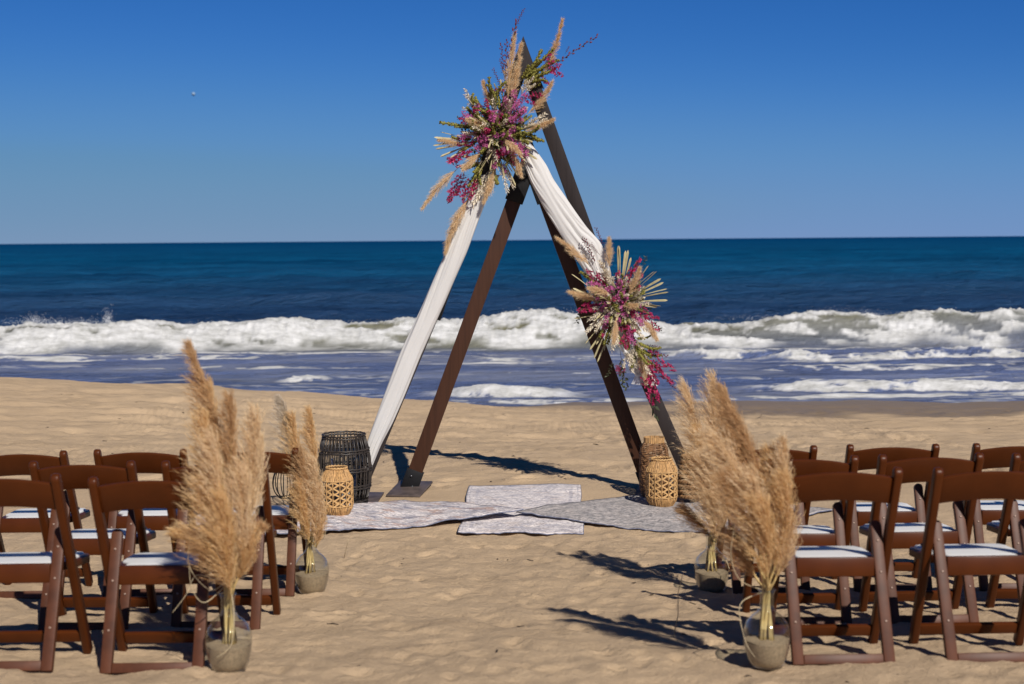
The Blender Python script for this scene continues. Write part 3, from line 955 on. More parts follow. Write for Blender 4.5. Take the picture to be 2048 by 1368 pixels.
# ------------------------------------------------------------------ feathery plumes
def plume_mesh(name, base, tip, bend, width, mat, seed, n_br=150, n_hair=20, wind=(-0.35, 0.0, -0.1), hairw=0.00075, hair_len=0.030, br_len=None, taper=(0.45, 0.85, 1.0, 0.75, 0.45), flare=1.0, tuft=0.75):
    """an ostrich-feather shaped seed head: a bent axis, drooping branchlets, each fringed with fine hairs"""
    g = np.random.default_rng(seed)
    base = np.array(base, float); tip = np.array(tip, float); bend = np.array(bend, float); wind = np.array(wind, float)
    L = np.linalg.norm(tip - base)
    if br_len is None: br_len = width * 2.3
    t = np.sort(g.uniform(0, 1, n_br)) ** 0.9
    mid = (base + tip) / 2 + bend
    P = ((1 - t) ** 2)[:, None] * base + (2 * t * (1 - t))[:, None] * mid + (t ** 2)[:, None] * tip
    T = (2 * (1 - t))[:, None] * (mid - base) + (2 * t)[:, None] * (tip - mid)
    T /= np.linalg.norm(T, axis=1)[:, None]
    rnd = g.normal(size=(n_br, 3)); rnd -= (rnd * T).sum(1)[:, None] * T; rnd /= np.linalg.norm(rnd, axis=1)[:, None]
    prof = np.interp(t, [0, 0.12, 0.4, 0.75, 1.0], taper) * g.uniform(0.65, 1.2, n_br)
    bl = br_len * prof
    spread = flare * np.interp(t, [0, 0.5, 1], [0.62, 0.50, 0.22])
    D0 = T + rnd * spread[:, None]
    D0 /= np.linalg.norm(D0, axis=1)[:, None]
    drop = wind[None, :] * g.uniform(0.5, 1.5, (n_br, 1)) * np.interp(t, [0, 1], [1.0, 0.6])[:, None]
    S = np.linspace(0, 1, 5)
    # branchlet curves (n_br, 5, 3)
    C = P[:, None, :] + bl[:, None, None] * (S[None, :, None] * D0[:, None, :] + (S ** 2)[None, :, None] * 0.55 * drop[:, None, :])
    vs = []; fs = []; sh = []
    # hairs
    nh = n_br * n_hair
    bi = np.repeat(np.arange(n_br), n_hair)
    s = g.uniform(0.05, 1.0, nh)
    k = np.clip((s * 4).astype(int), 0, 3); fr = s * 4 - k
    A = C[bi, k] * (1 - fr)[:, None] + C[bi, k + 1] * fr[:, None]
    Bd = C[bi, k + 1] - C[bi, k]; Bd /= np.linalg.norm(Bd, axis=1)[:, None]
    r2 = g.normal(size=(nh, 3)); r2 /= np.linalg.norm(r2, axis=1)[:, None]
    Hd = Bd * 0.9 + r2 * tuft + wind * 0.35
    Hd /= np.linalg.norm(Hd, axis=1)[:, None]
    hl = hair_len * g.uniform(0.45, 1.3, nh)
    M1 = A + Hd * (hl * 0.5)[:, None]
    E = A + Hd * hl[:, None] + wind[None, :] * (hl * 0.35)[:, None]
    sd = np.cross(Hd, g.normal(size=(nh, 3))); sd /= np.linalg.norm(sd, axis=1)[:, None]
    w = hairw * g.uniform(0.7, 1.4, nh)
    V = np.stack([A - sd * w[:, None], A + sd * w[:, None], M1 + sd * (w * 0.9)[:, None], M1 - sd * (w * 0.9)[:, None], E], 1)
    idx = np.arange(nh)[:, None] * 5
    tri = np.concatenate([idx + np.array([[0, 1, 2]]), idx + np.array([[0, 2, 3]]), idx + np.array([[3, 2, 4]])])
    shade_b = g.uniform(0, 1, n_br)
    hs = np.clip(0.6 * shade_b[bi] + 0.4 * g.uniform(0, 1, nh), 0, 1)
    shade = np.repeat(hs, 5)
    co = V.reshape(-1, 3)
    # branchlet spines as thin triangles
    o = len(co)
    sd = np.cross(D0, g.normal(size=(n_br, 3))); sd /= np.linalg.norm(sd, axis=1)[:, None]
    W = (0.0012 * (1 - 0.7 * S))[None, :, None] * sd[:, None, :]
    BV = np.stack([C - W, C + W], 2).reshape(n_br, 10, 3)
    bt = []
    for q in range(4):
        a = 2 * q
        bt += [[a, a + 1, a + 3], [a, a + 3, a + 2]]
    bt = np.array(bt)
    tri2 = (np.arange(n_br)[:, None, None] * 10 + bt[None]).reshape(-1, 3) + o
    co = np.concatenate([co, BV.reshape(-1, 3)]); shade = np.concatenate([shade, np.repeat(shade_b * 0.6, 10)])
    return np_mesh(name, co, np.concatenate([tri, tri2]), mat, {'shade': shade}, smooth=False)


# ------------------------------------------------------------------ vases with pampas grass
def make_vase_meshes():
    # outer profile of the demijohn, foot at z = 0; bulb 0.19 across
    prof = [(0.000, 0.004), (0.055, 0.003), (0.072, 0.012), (0.083, 0.04), (0.0925, 0.085), (0.0965, 0.125), (0.094, 0.160), (0.083, 0.192), (0.062, 0.216), (0.041, 0.232), (0.0315, 0.250), (0.0285, 0.275), (0.0285, 0.300), (0.0305, 0.312), (0.0335, 0.318), (0.0335, 0.326), (0.0285, 0.328)]
    mb = MB(); mb.lathe(prof, 40)
    body = mb.mesh('glass_body', MAT['glass'])
    mb = MB()
    inner = [(0.0, 0.010), (0.052, 0.010), (0.068, 0.018), (0.079, 0.044), (0.0885, 0.086), (0.0915, 0.112)]
    mb.lathe(inner, 40)
    n = 40
    # uneven top of the sand
    vs = [(0, 0, 0.118)]
    for j in range(n):
        a = 2 * math.pi * j / n
        vs.append((0.0915 * math.cos(a), 0.0915 * math.sin(a), 0.112 + 0.006 * math.sin(a * 2 + 1)))
    for j in range(n):
        a = 2 * math.pi * j / n
        vs.append((0.05 * math.cos(a), 0.05 * math.sin(a), 0.119 + 0.004 * math.sin(a * 3)))
    fs = [(1 + j, 1 + (j + 1) % n, 1 + n + (j + 1) % n, 1 + n + j) for j in range(n)] + [(0, 1 + n + j, 1 + n + (j + 1) % n) for j in range(n)]
    mb.add(vs, fs)
    fill = mb.mesh('sand_fill', MAT['wet_fill'])
    return body, fill


VB, VF = make_vase_meshes()


def vase(px, py_, Yv, label):
    p = at(px, py_, Yv)
    z = gh(p.x, Yv) - 0.004
    root = thing('glass_vase', label, 'vase', (p.x, Yv, z), group='glass vases along the aisle')
    link('glass_body', VB, root); link('sand_fill', VF, root)
    mb = MB(); a = [(0.0335 * math.cos(q / 20 * 6.283), 0.0335 * math.sin(q / 20 * 6.283), 0.325) for q in range(20)]
    mb.tube(a, 0.004, 6, closed=True)
    mb.obj('lip', MAT['glass'], root)
    return root


def bouquet(v, Yv, label, plumes, stems, blades, seed):
    """plumes: (base px, tip px, bend (m), width, material, depth offset)"""
    root = thing('pampas_bouquet', label, 'pampas grass', v.location, group='pampas bouquets along the aisle')
    o = Vector(v.location)
    for i, (b0, t0, bend, w, mt, dy) in enumerate(plumes):
        B = at(b0[0], b0[1], Yv + dy) - o; T = at(t0[0], t0[1], Yv + dy * 1.3) - o
        L = (T - B).length
        me = plume_mesh('plume', B, T, bend, w, MAT[mt], seed * 50 + i, n_br=int(95 + 230 * L), n_hair=32, hair_len=0.029, hairw=0.00055, br_len=w * 2.55, flare=0.74, taper=(0.75, 1.0, 1.0, 0.8, 0.45), tuft=0.50, wind=(-0.42, 0.0, -0.22))
        pl = link('plume', me, root)
        # stalk from the neck of the vase into the plume
        rr = random.Random(seed * 99 + i)
        foot_ = Vector((rr.uniform(-.03, .03), rr.uniform(-.03, .03), 0.115))
        neck = Vector((rr.uniform(-.014, .014), rr.uniform(-.014, .014), 0.30))
        md = (B + T) / 2 + Vector(bend)
        pts = [foot_, foot_.lerp(neck, .5), neck, neck.lerp(B, .5), B] + [B * (1 - q) ** 2 + md * (2 * q * (1 - q)) + T * q * q for q in (0.25, 0.5, 0.75)]
        mb = MB(); mb.tube(pts, [.006, .006, .0056, .0052, .0046, .0036, .002, .001], 6)
        mb.obj('stalk', MAT['straw'], root)
    for i, pts in enumerate(blades):
        q = [at(a, b2, Yv + c) - o for a, b2, c in pts]
        # smooth curve through the points
        fine = []
        for k in range(len(q) - 1):
            p0, p1, p2, p3 = q[max(k - 1, 0)], q[k], q[k + 1], q[min(k + 2, len(q) - 1)]
            for s in np.linspace(0, 1, 7, endpoint=False):
                fine.append(0.5 * ((2 * p1) + (p2 - p0) * s + (2 * p0 - 5 * p1 + 4 * p2 - p3) * s * s + (3 * p1 - p0 - 3 * p2 + p3) * s ** 3))
        fine.append(q[-1])
        mb = MB(); mb.tube(fine, [0.0022 * (1 - 0.75 * k / len(fine)) + .0004 for k in range(len(fine))], 5)
        mb.obj('leaf_blade', MAT['straw_pale'], root)
    return root


YN, YF = 5.80, 7.80
v = vase(458, 1316, YN, 'clear glass vase half full of sand beside the nearest left chair')
bouquet(v, YN, 'tallest tan pampas bunch in front of the left chairs with one dark plume leaning left', [
    ((446, 900), (386, 704), (-.01, 0, .02), .045, 'plume_brown', .02),
    ((452, 985), (422, 790), (-.02, 0, .02), .065, 'plume_gold', .04),
    ((462, 960), (462, 815), (.0, 0, .02), .055, 'plume_brown', -.03),
    ((478, 1080), (512, 845), (.03, 0, .02), .070, 'plume_pale', -.02),
    ((450, 1060), (412, 850), (-.02, 0, .0), .070, 'plume_gold', -.06),
    ((455, 1110), (430, 900), (-.01, 0, .0), .085, 'plume_pale', -.10),
    ((455, 1150), (412, 985), (-.01, 0, .03), .070, 'plume_gold', -.08),
    ((468, 1135), (490, 960), (.02, 0, .0), .080, 'plume_pale', -.08),
    ((455, 1165), (448, 1020), (0, 0, .0), .080, 'plume_gold', -.12),
    ((478, 1110), (522, 900), (.02, 0, 0), .065, 'plume_pale', .04),
    ((458, 1180), (420, 1095), (-.01, 0, .01), .070, 'plume_brown', -.07),
    ((462, 1185), (455, 1090), (0, 0, 0), .070, 'plume_gold', -.10),
    ((470, 1170), (500, 1085), (.01, 0, 0), .060, 'plume_gold', -.05),
    ((462, 1130), (512, 1065), (.0, 0, .03), .045, 'plume_brown', .0),
    ((445, 1130), (384, 1075), (-.01, 0, .04), .055, 'plume_gold', -.02),
], 5, [
    [(455, 1160, -.02), (420, 1180, -.04), (378, 1130, -.06), (390, 1060, -.05), (440, 1050, -.03)],
    [(458, 1165, -.02), (450, 1130, -.10), (462, 1085, -.13), (480, 1066, -.12)],
    [(452, 1170, -.02), (410, 1205, -.08), (385, 1180, -.1), (378, 1135, -.1)],
    [(460, 1168, -.02), (468, 1230, -.1), (462, 1290, -.12), (432, 1316, -.13)],
    [(450, 1170, .02), (395, 1150, .0), (372, 1190, -.02), (345, 1225, -.04)],
], 1)
v = vase(624, 1190, YF, 'smaller looking glass vase of sand beside the front left chair near the rug')
bouquet(v, YF, 'pampas bunch with a frayed grey left plume in front of the black lantern', [
    ((605, 950), (566, 812), (-.01, 0, .03), .055, 'plume_grey', .03),
    ((612, 985), (588, 850), (-.03, 0, .02), .065, 'plume_gold', .0),
    ((625, 985), (622, 832), (.02, 0, .0), .050, 'plume_gold', .02),
    ((620, 1040), (605, 920), (0, 0, .0), .065, 'plume_brown', -.06),
    ((628, 1060), (628, 935), (.02, 0, .0), .060, 'plume_pale', -.06),
    ((618, 1085), (604, 985), (-.01, 0, .02), .060, 'plume_gold', -.08),
    ((628, 1090), (640, 985), (.02, 0, .0), .055, 'plume_pale', -.05),
    ((632, 1095), (646, 1020), (.01, 0, .0), .040, 'plume_gold', -.03),
], 4, [
    [(622, 1075, 0), (600, 1070, -.05), (585, 1040, -.08), (598, 985, -.1)],
    [(632, 1080, 0), (648, 1075, -.05), (655, 1040, -.08)],
], 2)
v = vase(1423, 1198, YF, 'glass vase of sand beside the front right chair near the grey rug')
bouquet(v, YF, 'pampas bunch with two pale broad plumes nearest the right lanterns', [
    ((1430, 980), (1374, 785), (-.01, 0, .02), .080, 'plume_pale', .05),
    ((1436, 960), (1428, 772), (-.02, 0, .0), .085, 'plume_pale', .02),
    ((1440, 1000), (1452, 800), (.02, 0, .0), .075, 'plume_brown', .04),
    ((1430, 1030), (1402, 880), (-.03, 0, .0), .080, 'plume_gold', -.02),
    ((1430, 1070), (1412, 930), (-.02, 0, .0), .085, 'plume_pale', -.08),
    ((1430, 1075), (1425, 930), (0, 0, .0), .095, 'plume_pale', -.10),
    ((1440, 1060), (1465, 900), (.03, 0, .0), .090, 'plume_gold', -.02),
    ((1425, 1078), (1382, 1030), (-.01, 0, .02), .055, 'plume_brown', .03),
    ((1432, 1085), (1440, 1000), (0, 0, .0), .080, 'plume_pale', -.09),
], 4, [
    [(1428, 1075, 0), (1400, 1000, .1), (1375, 935, .2), (1342, 932, .3)],
    [(1452, 1120, -.1), (1462, 1150, -.2), (1468, 1200, -.3), (1490, 1250, -.5), (1500, 1320, -.7)],
], 3)
v = vase(1533, 1331, YN, 'clear glass vase half full of sand beside the nearest right chair')
bouquet(v, YN, 'bushy tan pampas bunch leaning left beside the nearest right chair', [
    ((1505, 960), (1450, 795), (-.0, 0, .03), .060, 'plume_brown', .06),
    ((1510, 985), (1475, 850), (.0, 0, .03), .065, 'plume_brown', .03),
    ((1512, 1060), (1440, 890), (.01, 0, .05), .075, 'plume_pale', -.05),
    ((1522, 1050), (1498, 900), (.0, 0, .02), .075, 'plume_brown', .02),
    ((1545, 1100), (1570, 900), (.02, 0, .0), .060, 'plume_pale', .0),
    ((1542, 1050), (1545, 920), (.01, 0, .0), .060, 'plume_gold', .04),
    ((1515, 1120), (1468, 985), (-.02, 0, .03), .080, 'plume_brown', -.07),
    ((1530, 1130), (1510, 980), (.0, 0, .0), .085, 'plume_pale', -.10),
    ((1548, 1140), (1572, 985), (.02, 0, .0), .080, 'plume_gold', -.07),
    ((1535, 1160), (1530, 1035), (.0, 0, .0), .085, 'plume_gold', -.12),
    ((1550, 1160), (1578, 1065), (.01, 0, .0), .065, 'plume_pale', -.06),
    ((1515, 1160), (1476, 1085), (-.02, 0, .02), .060, 'plume_brown', .0),
], 5, [
    [(1526, 1180, 0), (1480, 1160, -.1), (1462, 1110, -.12), (1470, 1050, -.1)],
    [(1524, 1185, 0), (1480, 1210, -.06), (1490, 1280, -.1), (1510, 1315, -.12)],
], 4)
# loose straws standing and lying on the sand
for k, (pts, Yp, lb) in enumerate([([(1366, 1146), (1356, 1190), (1356, 1240), (1346, 1292)], 6.35, 'long dry straw standing in the sand left of the right vases'),
                               ([(697, 1078), (692, 1095), (687, 1113)], 9.0, 'short dry straw sticking up from the sand below the left rug')]):
    P0 = [at(a, b2, Yp + 0.03 * i) for i, (a, b2) in enumerate(pts)]
    dz = gh(P0[-1].x, P0[-1].y) - 0.01 - P0[-1].z
    P0 = [p + Vector((0, 0, dz * i / (len(P0) - 1))) for i, p in enumerate(P0)]
    mb = MB(); mb.tube(P0, [.0015, .002, .0022, .0024][:len(P0)], 5)
    tag(mb.obj('straw', MAT['straw_pale']), lb, 'straw')


# ------------------------------------------------------------------ flower clusters
def sprig_meshes():
    out = {}
    rr = random.Random(5)
    def rad(a): return Vector((math.cos(a), math.sin(a), 0))
    def leaf(mb, p, d, L, W, cup=0.2):
        x, y, d = frame_from(d)
        roll = rr.uniform(0, 6.28)
        x, y = x * math.cos(roll) + y * math.sin(roll), y * math.cos(roll) - x * math.sin(roll)
        a = p + d * L * .45
        mb.add([p, a + x * W / 2 + y * cup * W, p + d * L, a - x * W / 2 + y * cup * W, a - y * cup * W * .3], [(0, 1, 4), (1, 2, 4), (2, 3, 4), (3, 0, 4)])
    def stem(mb, L, bend, r=0.0015):
        pts = [Vector((bend * (q ** 2), 0, L * q)) for q in np.linspace(0, 1, 6)]
        mb.tube(pts, [r * (1 - .6 * k / 5) for k in range(6)], 4)
        return lambda q: Vector((bend * q * q, 0, L * q))
    # florets: star-shaped blossoms up the upper part of a stem
    for key, mt, n_, pl, pw in (('magenta', 'magenta', 16, .021, .012), ('orchid', 'orchid', 16, .028, .0075)):
        for var in range(3):
            mb = MB(); L = 0.2; f = stem(mb, L, .03 * (var - 1)); st = mb
            fl = MB()
            for i in range(n_):
                q = 0.30 + 0.7 * i / n_
                p = f(q); a = rr.uniform(0, 6.28)
                c = p + rad(a) * rr.uniform(.008, .030) * (1.25 - .7 * q) + Vector((0, 0, .006))
                d = (rad(a) + Vector((0, 0, .6))).normalized()
                st.tube([p, c], .0007, 3, cap=False)
                x, y, d = frame_from(d)
                for k in range(6):
                    aa = k / 6 * 6.283 + rr.uniform(-.3, .3)
                    leaf(fl, c, (x * math.cos(aa) + y * math.sin(aa)) + d * rr.uniform(.15, .7), pl * rr.uniform(.7, 1.25), pw)
            out.setdefault(key, []).append((st.mesh('stem', MAT['stem_green']), fl.mesh('blossoms', MAT[mt], smooth=False)))
    for var in range(3):
        mb = MB(); L = .2; f = stem(mb, L, .03 * (var - 1)); fl = MB()
        for i in range(34):
            q = .12 + .88 * i / 34; a = i * 2.4
            d = rad(a) * .8 + Vector((0, 0, 1.0))
            leaf(fl, f(q), d, .038 * (1.15 - .4 * q) * rr.uniform(.8, 1.2), .0115)
        out.setdefault('bleached', []).append((mb.mesh('stem', MAT['bleached']), fl.mesh('leaves', MAT['bleached'], smooth=False)))
    for var in range(3):
        mb = MB(); L = .2; f = stem(mb, L, .02 * (var - 1)); fl = MB()
        for i in range(13):
            q = .2 + .8 * i / 13; a = i * 2.4
            leaf(fl, f(q), rad(a) + Vector((0, 0, .7)), .034 * rr.uniform(.8, 1.2), .021)
        out.setdefault('leafy', []).append((mb.mesh('stem', MAT['twig']), fl.mesh('leaves', MAT['leaf_dark'], smooth=False)))
    # knobbly catkins of amaranth
    for var in range(4):
        pts = []; rs = []
        n_ = 26
        for i in range(n_):
            q = i / (n_ - 1)
            pts.append(Vector((.055 * (var - 1.2) * q ** 2 + .002 * math.sin(q * 40), .002 * math.cos(q * 33), .2 * q - .02 * abs(var - 1.2) * q ** 3)))
            rs.append((.003 if q < .18 else .0125 * (1 - .55 * (q - .18))) * (1 + .28 * math.sin(i * 2.1) + rr.uniform(-.15, .15)))
        mb = MB(); mb.tube(pts, rs, 7)
        fl = MB()
        for i in range(110):
            q = .18 + .82 * rr.random(); k = min(int(q * (n_ - 1)), n_ - 2)
            a = rr.uniform(0, 6.28)
            leaf(fl, pts[k] + rad(a) * rs[k] * .7, rad(a) + Vector((0, 0, .7)), .013, .008)
        out.setdefault('amaranth', []).append((mb.mesh('catkin', MAT['amaranth']), fl.mesh('seed_tufts', MAT['amaranth'], smooth=False)))
    # flat palm spear, widening to its cut end
    for var in range(2):
        mb = MB(); b_ = .015 * (var * 2 - 1)
        pr = [(.0022, 0), (.0046, .35), (.0075, .7), (.0080, .93), (.0015, 1.0)]
        vs = []
        for w, q in pr:
            vs += [(-w, b_ * q * q, .2 * q), (0, b_ * q * q - w * .55, .2 * q), (w, b_ * q * q, .2 * q), (0, b_ * q * q + w * .12, .2 * q)]
        fs = []
        for i in range(len(pr) - 1):
            for j in range(4):
                fs.append((i * 4 + j, i * 4 + (j + 1) % 4, i * 4 + 4 + (j + 1) % 4, i * 4 + 4 + j))
        fs += [(3, 2, 1, 0), (16, 17, 18, 19)]
        mb.add(vs, fs)
        out.setdefault('palm', []).append((mb.mesh('palm_spear', MAT['leaf_palm'], smooth=False), None))
    # bare twig with red buds
    for var in range(3):
        mb = MB(); L = .2; f = stem(mb, L, .02 * (var - 1), .0020); fl = MB()
        for i in range(18):
            q = .25 + .75 * i / 18; a = i * 2.4
            d = (rad(a) + Vector((0, 0, .9))).normalized()
            p = f(q); e = p + d * rr.uniform(.002, .008)
            mb.tube([p, e], .0005, 3, cap=False)
            fl.tube([e, e + d * .004, e + d * .009, e + d * .012], [.001, .0042, .0036, .0006], 5)
        out.setdefault('budded', []).append((mb.mesh('stem', MAT['twig']), fl.mesh('buds', MAT['bud'])))
    return out


SPR = sprig_meshes()
SPN = {'magenta': 'magenta_spray', 'orchid': 'pink_spray', 'bleached': 'bleached_spray', 'leafy': 'leaf_spray', 'amaranth': 'amaranth_frond', 'palm': 'palm_spear', 'budded': 'budded_twig'}


def sprig(root, kind, base, tip, rr, thick=1.0):
    """one sprig from base to tip (local metres)"""
    base = Vector(base); tip = Vector(tip)
    L = (tip - base).length
    x, y, d = frame_from(tip - base)
    a = rr.uniform(0, 6.28)
    x, y = x * math.cos(a) + y * math.sin(a), y * math.cos(a) - x * math.sin(a)
    k = L / .2; w = k ** 0.35 * thick * (0.85 if kind == 'magenta' else 1.0)
    M = Matrix(((x.x * w, y.x * w, d.x * k, base.x), (x.y * w, y.y * w, d.y * k, base.y), (x.z * w, y.z * w, d.z * k, base.z), (0, 0, 0, 1)))
    main, extra = rr.choice(SPR[kind])
    o = link(SPN[kind], main, root, mat=M)
    if extra: link(extra.name.split('.')[0], extra, o)
    return o


def cluster(label, cpx, cpy, explicit, plumes, fill, seed, r_px, depth):
    rr = random.Random(seed)
    Yc = YL - 0.08
    C = at(cpx, cpy, Yc)
    root = thing('flower_cluster', label, 'flowers', C, group='flower clusters on the arch')
    def loc(px, py_, dy): return at(px, py_, Yc + dy) - C
    for kind, b0, t0, d0, d1 in explicit:
        sprig(root, kind, loc(b0[0], b0[1], d0), loc(t0[0], t0[1], d1), rr)
    for i, (b0, t0, w, mt, d0, d1, bend) in enumerate(plumes):
        B, T = loc(b0[0], b0[1], d0), loc(t0[0], t0[1], d1)
        L = (T - B).length
        me = plume_mesh('pampas_plume', B, T, bend, w, MAT[mt], seed * 77 + i, n_br=int(60 + 240 * L), n_hair=26, wind=(-0.08, 0, -0.22), hairw=.0005, hair_len=.026, br_len=w * 2.9, taper=(0.75, 1.0, 0.85, 0.5, 0.3), flare=0.72)
        link('pampas_plume', me, root)
        mb = MB(); mb.tube([B * .6, B, B.lerp(T, .6)], [.002, .002, .001], 5)
        mb.obj('plume_stalk', MAT['straw'], root)
    # a burst of sprigs radiating towards the viewer and to all sides
    ppm = F / Yc
    for kind, n_, r0, r1, lmin, lmax in fill:
        for i in range(n_):
            a = rr.uniform(0, 6.283)
            el = rr.uniform(0.02, 1.0) ** 0.8 * 1.35        # 0: flat in the picture plane, 1.4: at the camera
            d = Vector((math.cos(a) * math.cos(el), -math.sin(el), math.sin(a) * math.cos(el)))
            s = Vector((d.x * depth[0], d.y * depth[1], d.z * depth[2]))
            q = rr.uniform(r0, r1)
            tip = s * q
            L = rr.uniform(lmin, lmax)
            base = tip - (d + Vector((rr.uniform(-.2, .2), 0, rr.uniform(-.2, .2)))).normalized() * L
            sprig(root, kind, base, tip, rr)
    # the mossy ball everything is pushed into
    bm = bmesh.new(); bmesh.ops.create_icosphere(bm, subdivisions=3, radius=1)
    for v in bm.verts:
        k = 1 + .25 * math.sin(v.co.x * 9 + v.co.z * 5) * math.cos(v.co.y * 8 + v.co.z * 7)
        v.co = Vector((v.co.x * depth[0] * .42 * k, v.co.y * .08 * k, v.co.z * depth[2] * .42 * k))
    me = bpy.data.meshes.new('foam_core'); bm.to_mesh(me); bm.free(); me.materials.append(MAT['leaf_dark'])
    link('foam_core', me, root)
    return root


def fan(kind, c, tips, d0=0, d1=-.1, f=0.35):
    out = []
    for t in tips:
        b0 = (c[0] + (t[0] - c[0]) * f, c[1] + (t[1] - c[1]) * f)
        out.append((kind, b0, t, d0, d1))
    return out


up = []
up += fan('palm', (965, 280), [(868, 277), (866, 288), (872, 300), (880, 312), (880, 268), (900, 315)], -.05, -.08, .3)
up += fan('palm', (995, 290), [(955, 345), (975, 360), (990, 358), (1010, 355), (1022, 345), (1030, 372), (1037, 350), (960, 330)], -.1, -.12, .35)
up += fan('palm', (1010, 230), [(990, 165), (1000, 158), (1018, 178), (1010, 170), (985, 180)], -.05, -.08, .4)
up += fan('amaranth', (990, 265), [(877, 243), (951, 186), (945, 195), (984, 150), (977, 152), (997, 155), (920, 200), (1090, 282), (1076, 290), (1086, 262), (1091, 278), (1000, 327), (995, 330), (1025, 330), (950, 290)], -.06, -.14, .35)
up += fan('amaranth', (1030, 180), [(1105, 95), (1115, 108), (1092, 100), (1100, 120), (1110, 135), (1078, 110), (1072, 125), (1090, 145), (1068, 150), (1080, 170), (1100, 145), (1060, 130)], -.02, -.07, .35)
up += fan('amaranth', (975, 310), [(935, 375), (945, 368), (938, 358), (998, 385), (1000, 375), (957, 350), (930, 350)], -.06, -.12, .3)
up += fan('magenta', (1075, 145), [(1127, 148), (1122, 130), (1105, 110), (1095, 165), (1110, 125), (1118, 140), (1100, 172)], -.05, -.08, .35)
up += fan('magenta', (1030, 190), [(990, 178), (1085, 190), (1070, 208), (1062, 195)], -.06, -.1, .35)
up += fan('magenta', (950, 345), [(897, 400), (905, 372), (912, 358), (900, 388), (925, 405), (940, 385), (930, 370), (918, 392), (893, 320), (895, 400), (945, 400), (955, 375)], -.08, -.12, .3)
up += fan('magenta', (985, 280), [(905, 318), (900, 330), (960, 268), (925, 265), (915, 290), (1052, 315), (1045, 300)], -.08, -.14, .3)
up += fan('orchid', (1025, 225), [(1030, 180), (1045, 205), (1052, 225), (1040, 240), (1020, 245), (985, 232), (1055, 215), (1050, 190), (1035, 215), (1010, 200)], -.1, -.2, .3)
up += fan('orchid', (985, 265), [(962, 262), (995, 272), (955, 300), (925, 225), (918, 268), (1005, 290), (975, 295), (1045, 308), (1058, 305)], -.1, -.2, .3)
up += fan('bleached', (965, 225), [(925, 182), (935, 205), (925, 220), (940, 195), (930, 190), (970, 245), (1000, 255)], -.06, -.1, .35)
up += fan('bleached', (1040, 200), [(1062, 152), (1052, 160), (1048, 175), (1066, 165)], -.06, -.1, .35)
up += fan('bleached', (1030, 265), [(1090, 228), (1095, 238), (1075, 232), (1080, 245), (1065, 248)], -.04, -.1, .35)
up += fan('bleached', (1000, 310), [(1015, 385), (1028, 375), (1020, 360), (983, 345), (920, 340), (945, 410), (955, 395), (935, 400), (960, 385), (1005, 350)], -.06, -.1, .35)
up += [('budded', (1004, 195), (1030, 40), -.05, -.05), ('budded', (1012, 170), (1000, 87), -.05, -.05), ('budded', (1010, 180), (1013, 80), -.05, -.06), ('budded', (1005, 180), (986, 137), -.05, -.06), ('budded', (1010, 160), (1000, 118), -.04, -.06),
       ('budded', (1095, 140), (1193, 67), -.05, -.05), ('budded', (1130, 108), (1139, 92), -.05, -.05), ('budded', (1028, 60), (1046, 17), -.05, -.05), ('budded', (910, 370), (893, 402), -.08, -.1)]
upper_plumes = [
    ((1016, 195), (1030, 70), .042, 'plume_pale', -.08, -.06, (-.01, 0, .0)),
    ((1024, 200), (1042, 92), .035, 'plume_pale', -.1, -.08, (.01, 0, .0)),
    ((1088, 148), (1124, 44), .030, 'plume_gold', -.05, -.03, (.02, 0, -.02)),
    ((1056, 228), (1103, 166), .034, 'plume_pale', -.08, -.08, (.02, 0, -.03)),
    ((1050, 262), (1104, 240), .022, 'plume_pale', -.08, -.12, (0, 0, -.01)),
    ((985, 262), (938, 240), .034, 'plume_pale', -.16, -.22, (0, 0, .01)),
    ((1008, 278), (1038, 304), .028, 'plume_pale', -.2, -.26, (0, 0, .01)),
    ((962, 306), (930, 335), .036, 'plume_pale', -.18, -.24, (0, 0, .02)),
    ((912, 340), (848, 412), .036, 'plume_pale', -.08, -.08, (-.01, 0, .03)),
    ((988, 340), (970, 398), .036, 'plume_pale', -.14, -.14, (.01, 0, 0)),
    ((925, 410), (892, 502), .040, 'plume_pale', -.10, -.10, (-.02, 0, 0)),
    ((935, 400), (902, 470), .034, 'plume_pale', -.12, -.12, (-.01, 0, 0)),
    ((1022, 300), (1042, 348), .030, 'plume_pale', -.12, -.14, (.01, 0, .01)),
    ((985, 215), (968, 168), .026, 'plume_pale', -.08, -.1, (-.01, 0, 0)),
    ((935, 292), (882, 280), .030, 'plume_pale', -.06, -.08, (0, 0, .01)),
]
cluster('upper burst of pink flowers, green fronds and pampas near the peak of the tall frame', 992, 268, up, upper_plumes,
        [('leafy', 60, .35, .95, .10, .2), ('amaranth', 56, .65, 1.04, .14, .24), ('magenta', 16, .7, 1.02, .10, .16), ('orchid', 24, .7, 1.02, .10, .16), ('bleached', 18, .7, 1.02, .12, .2), ('palm', 60, .75, 1.12, .16, .28)], 21, 110, (.36, .30, .36))

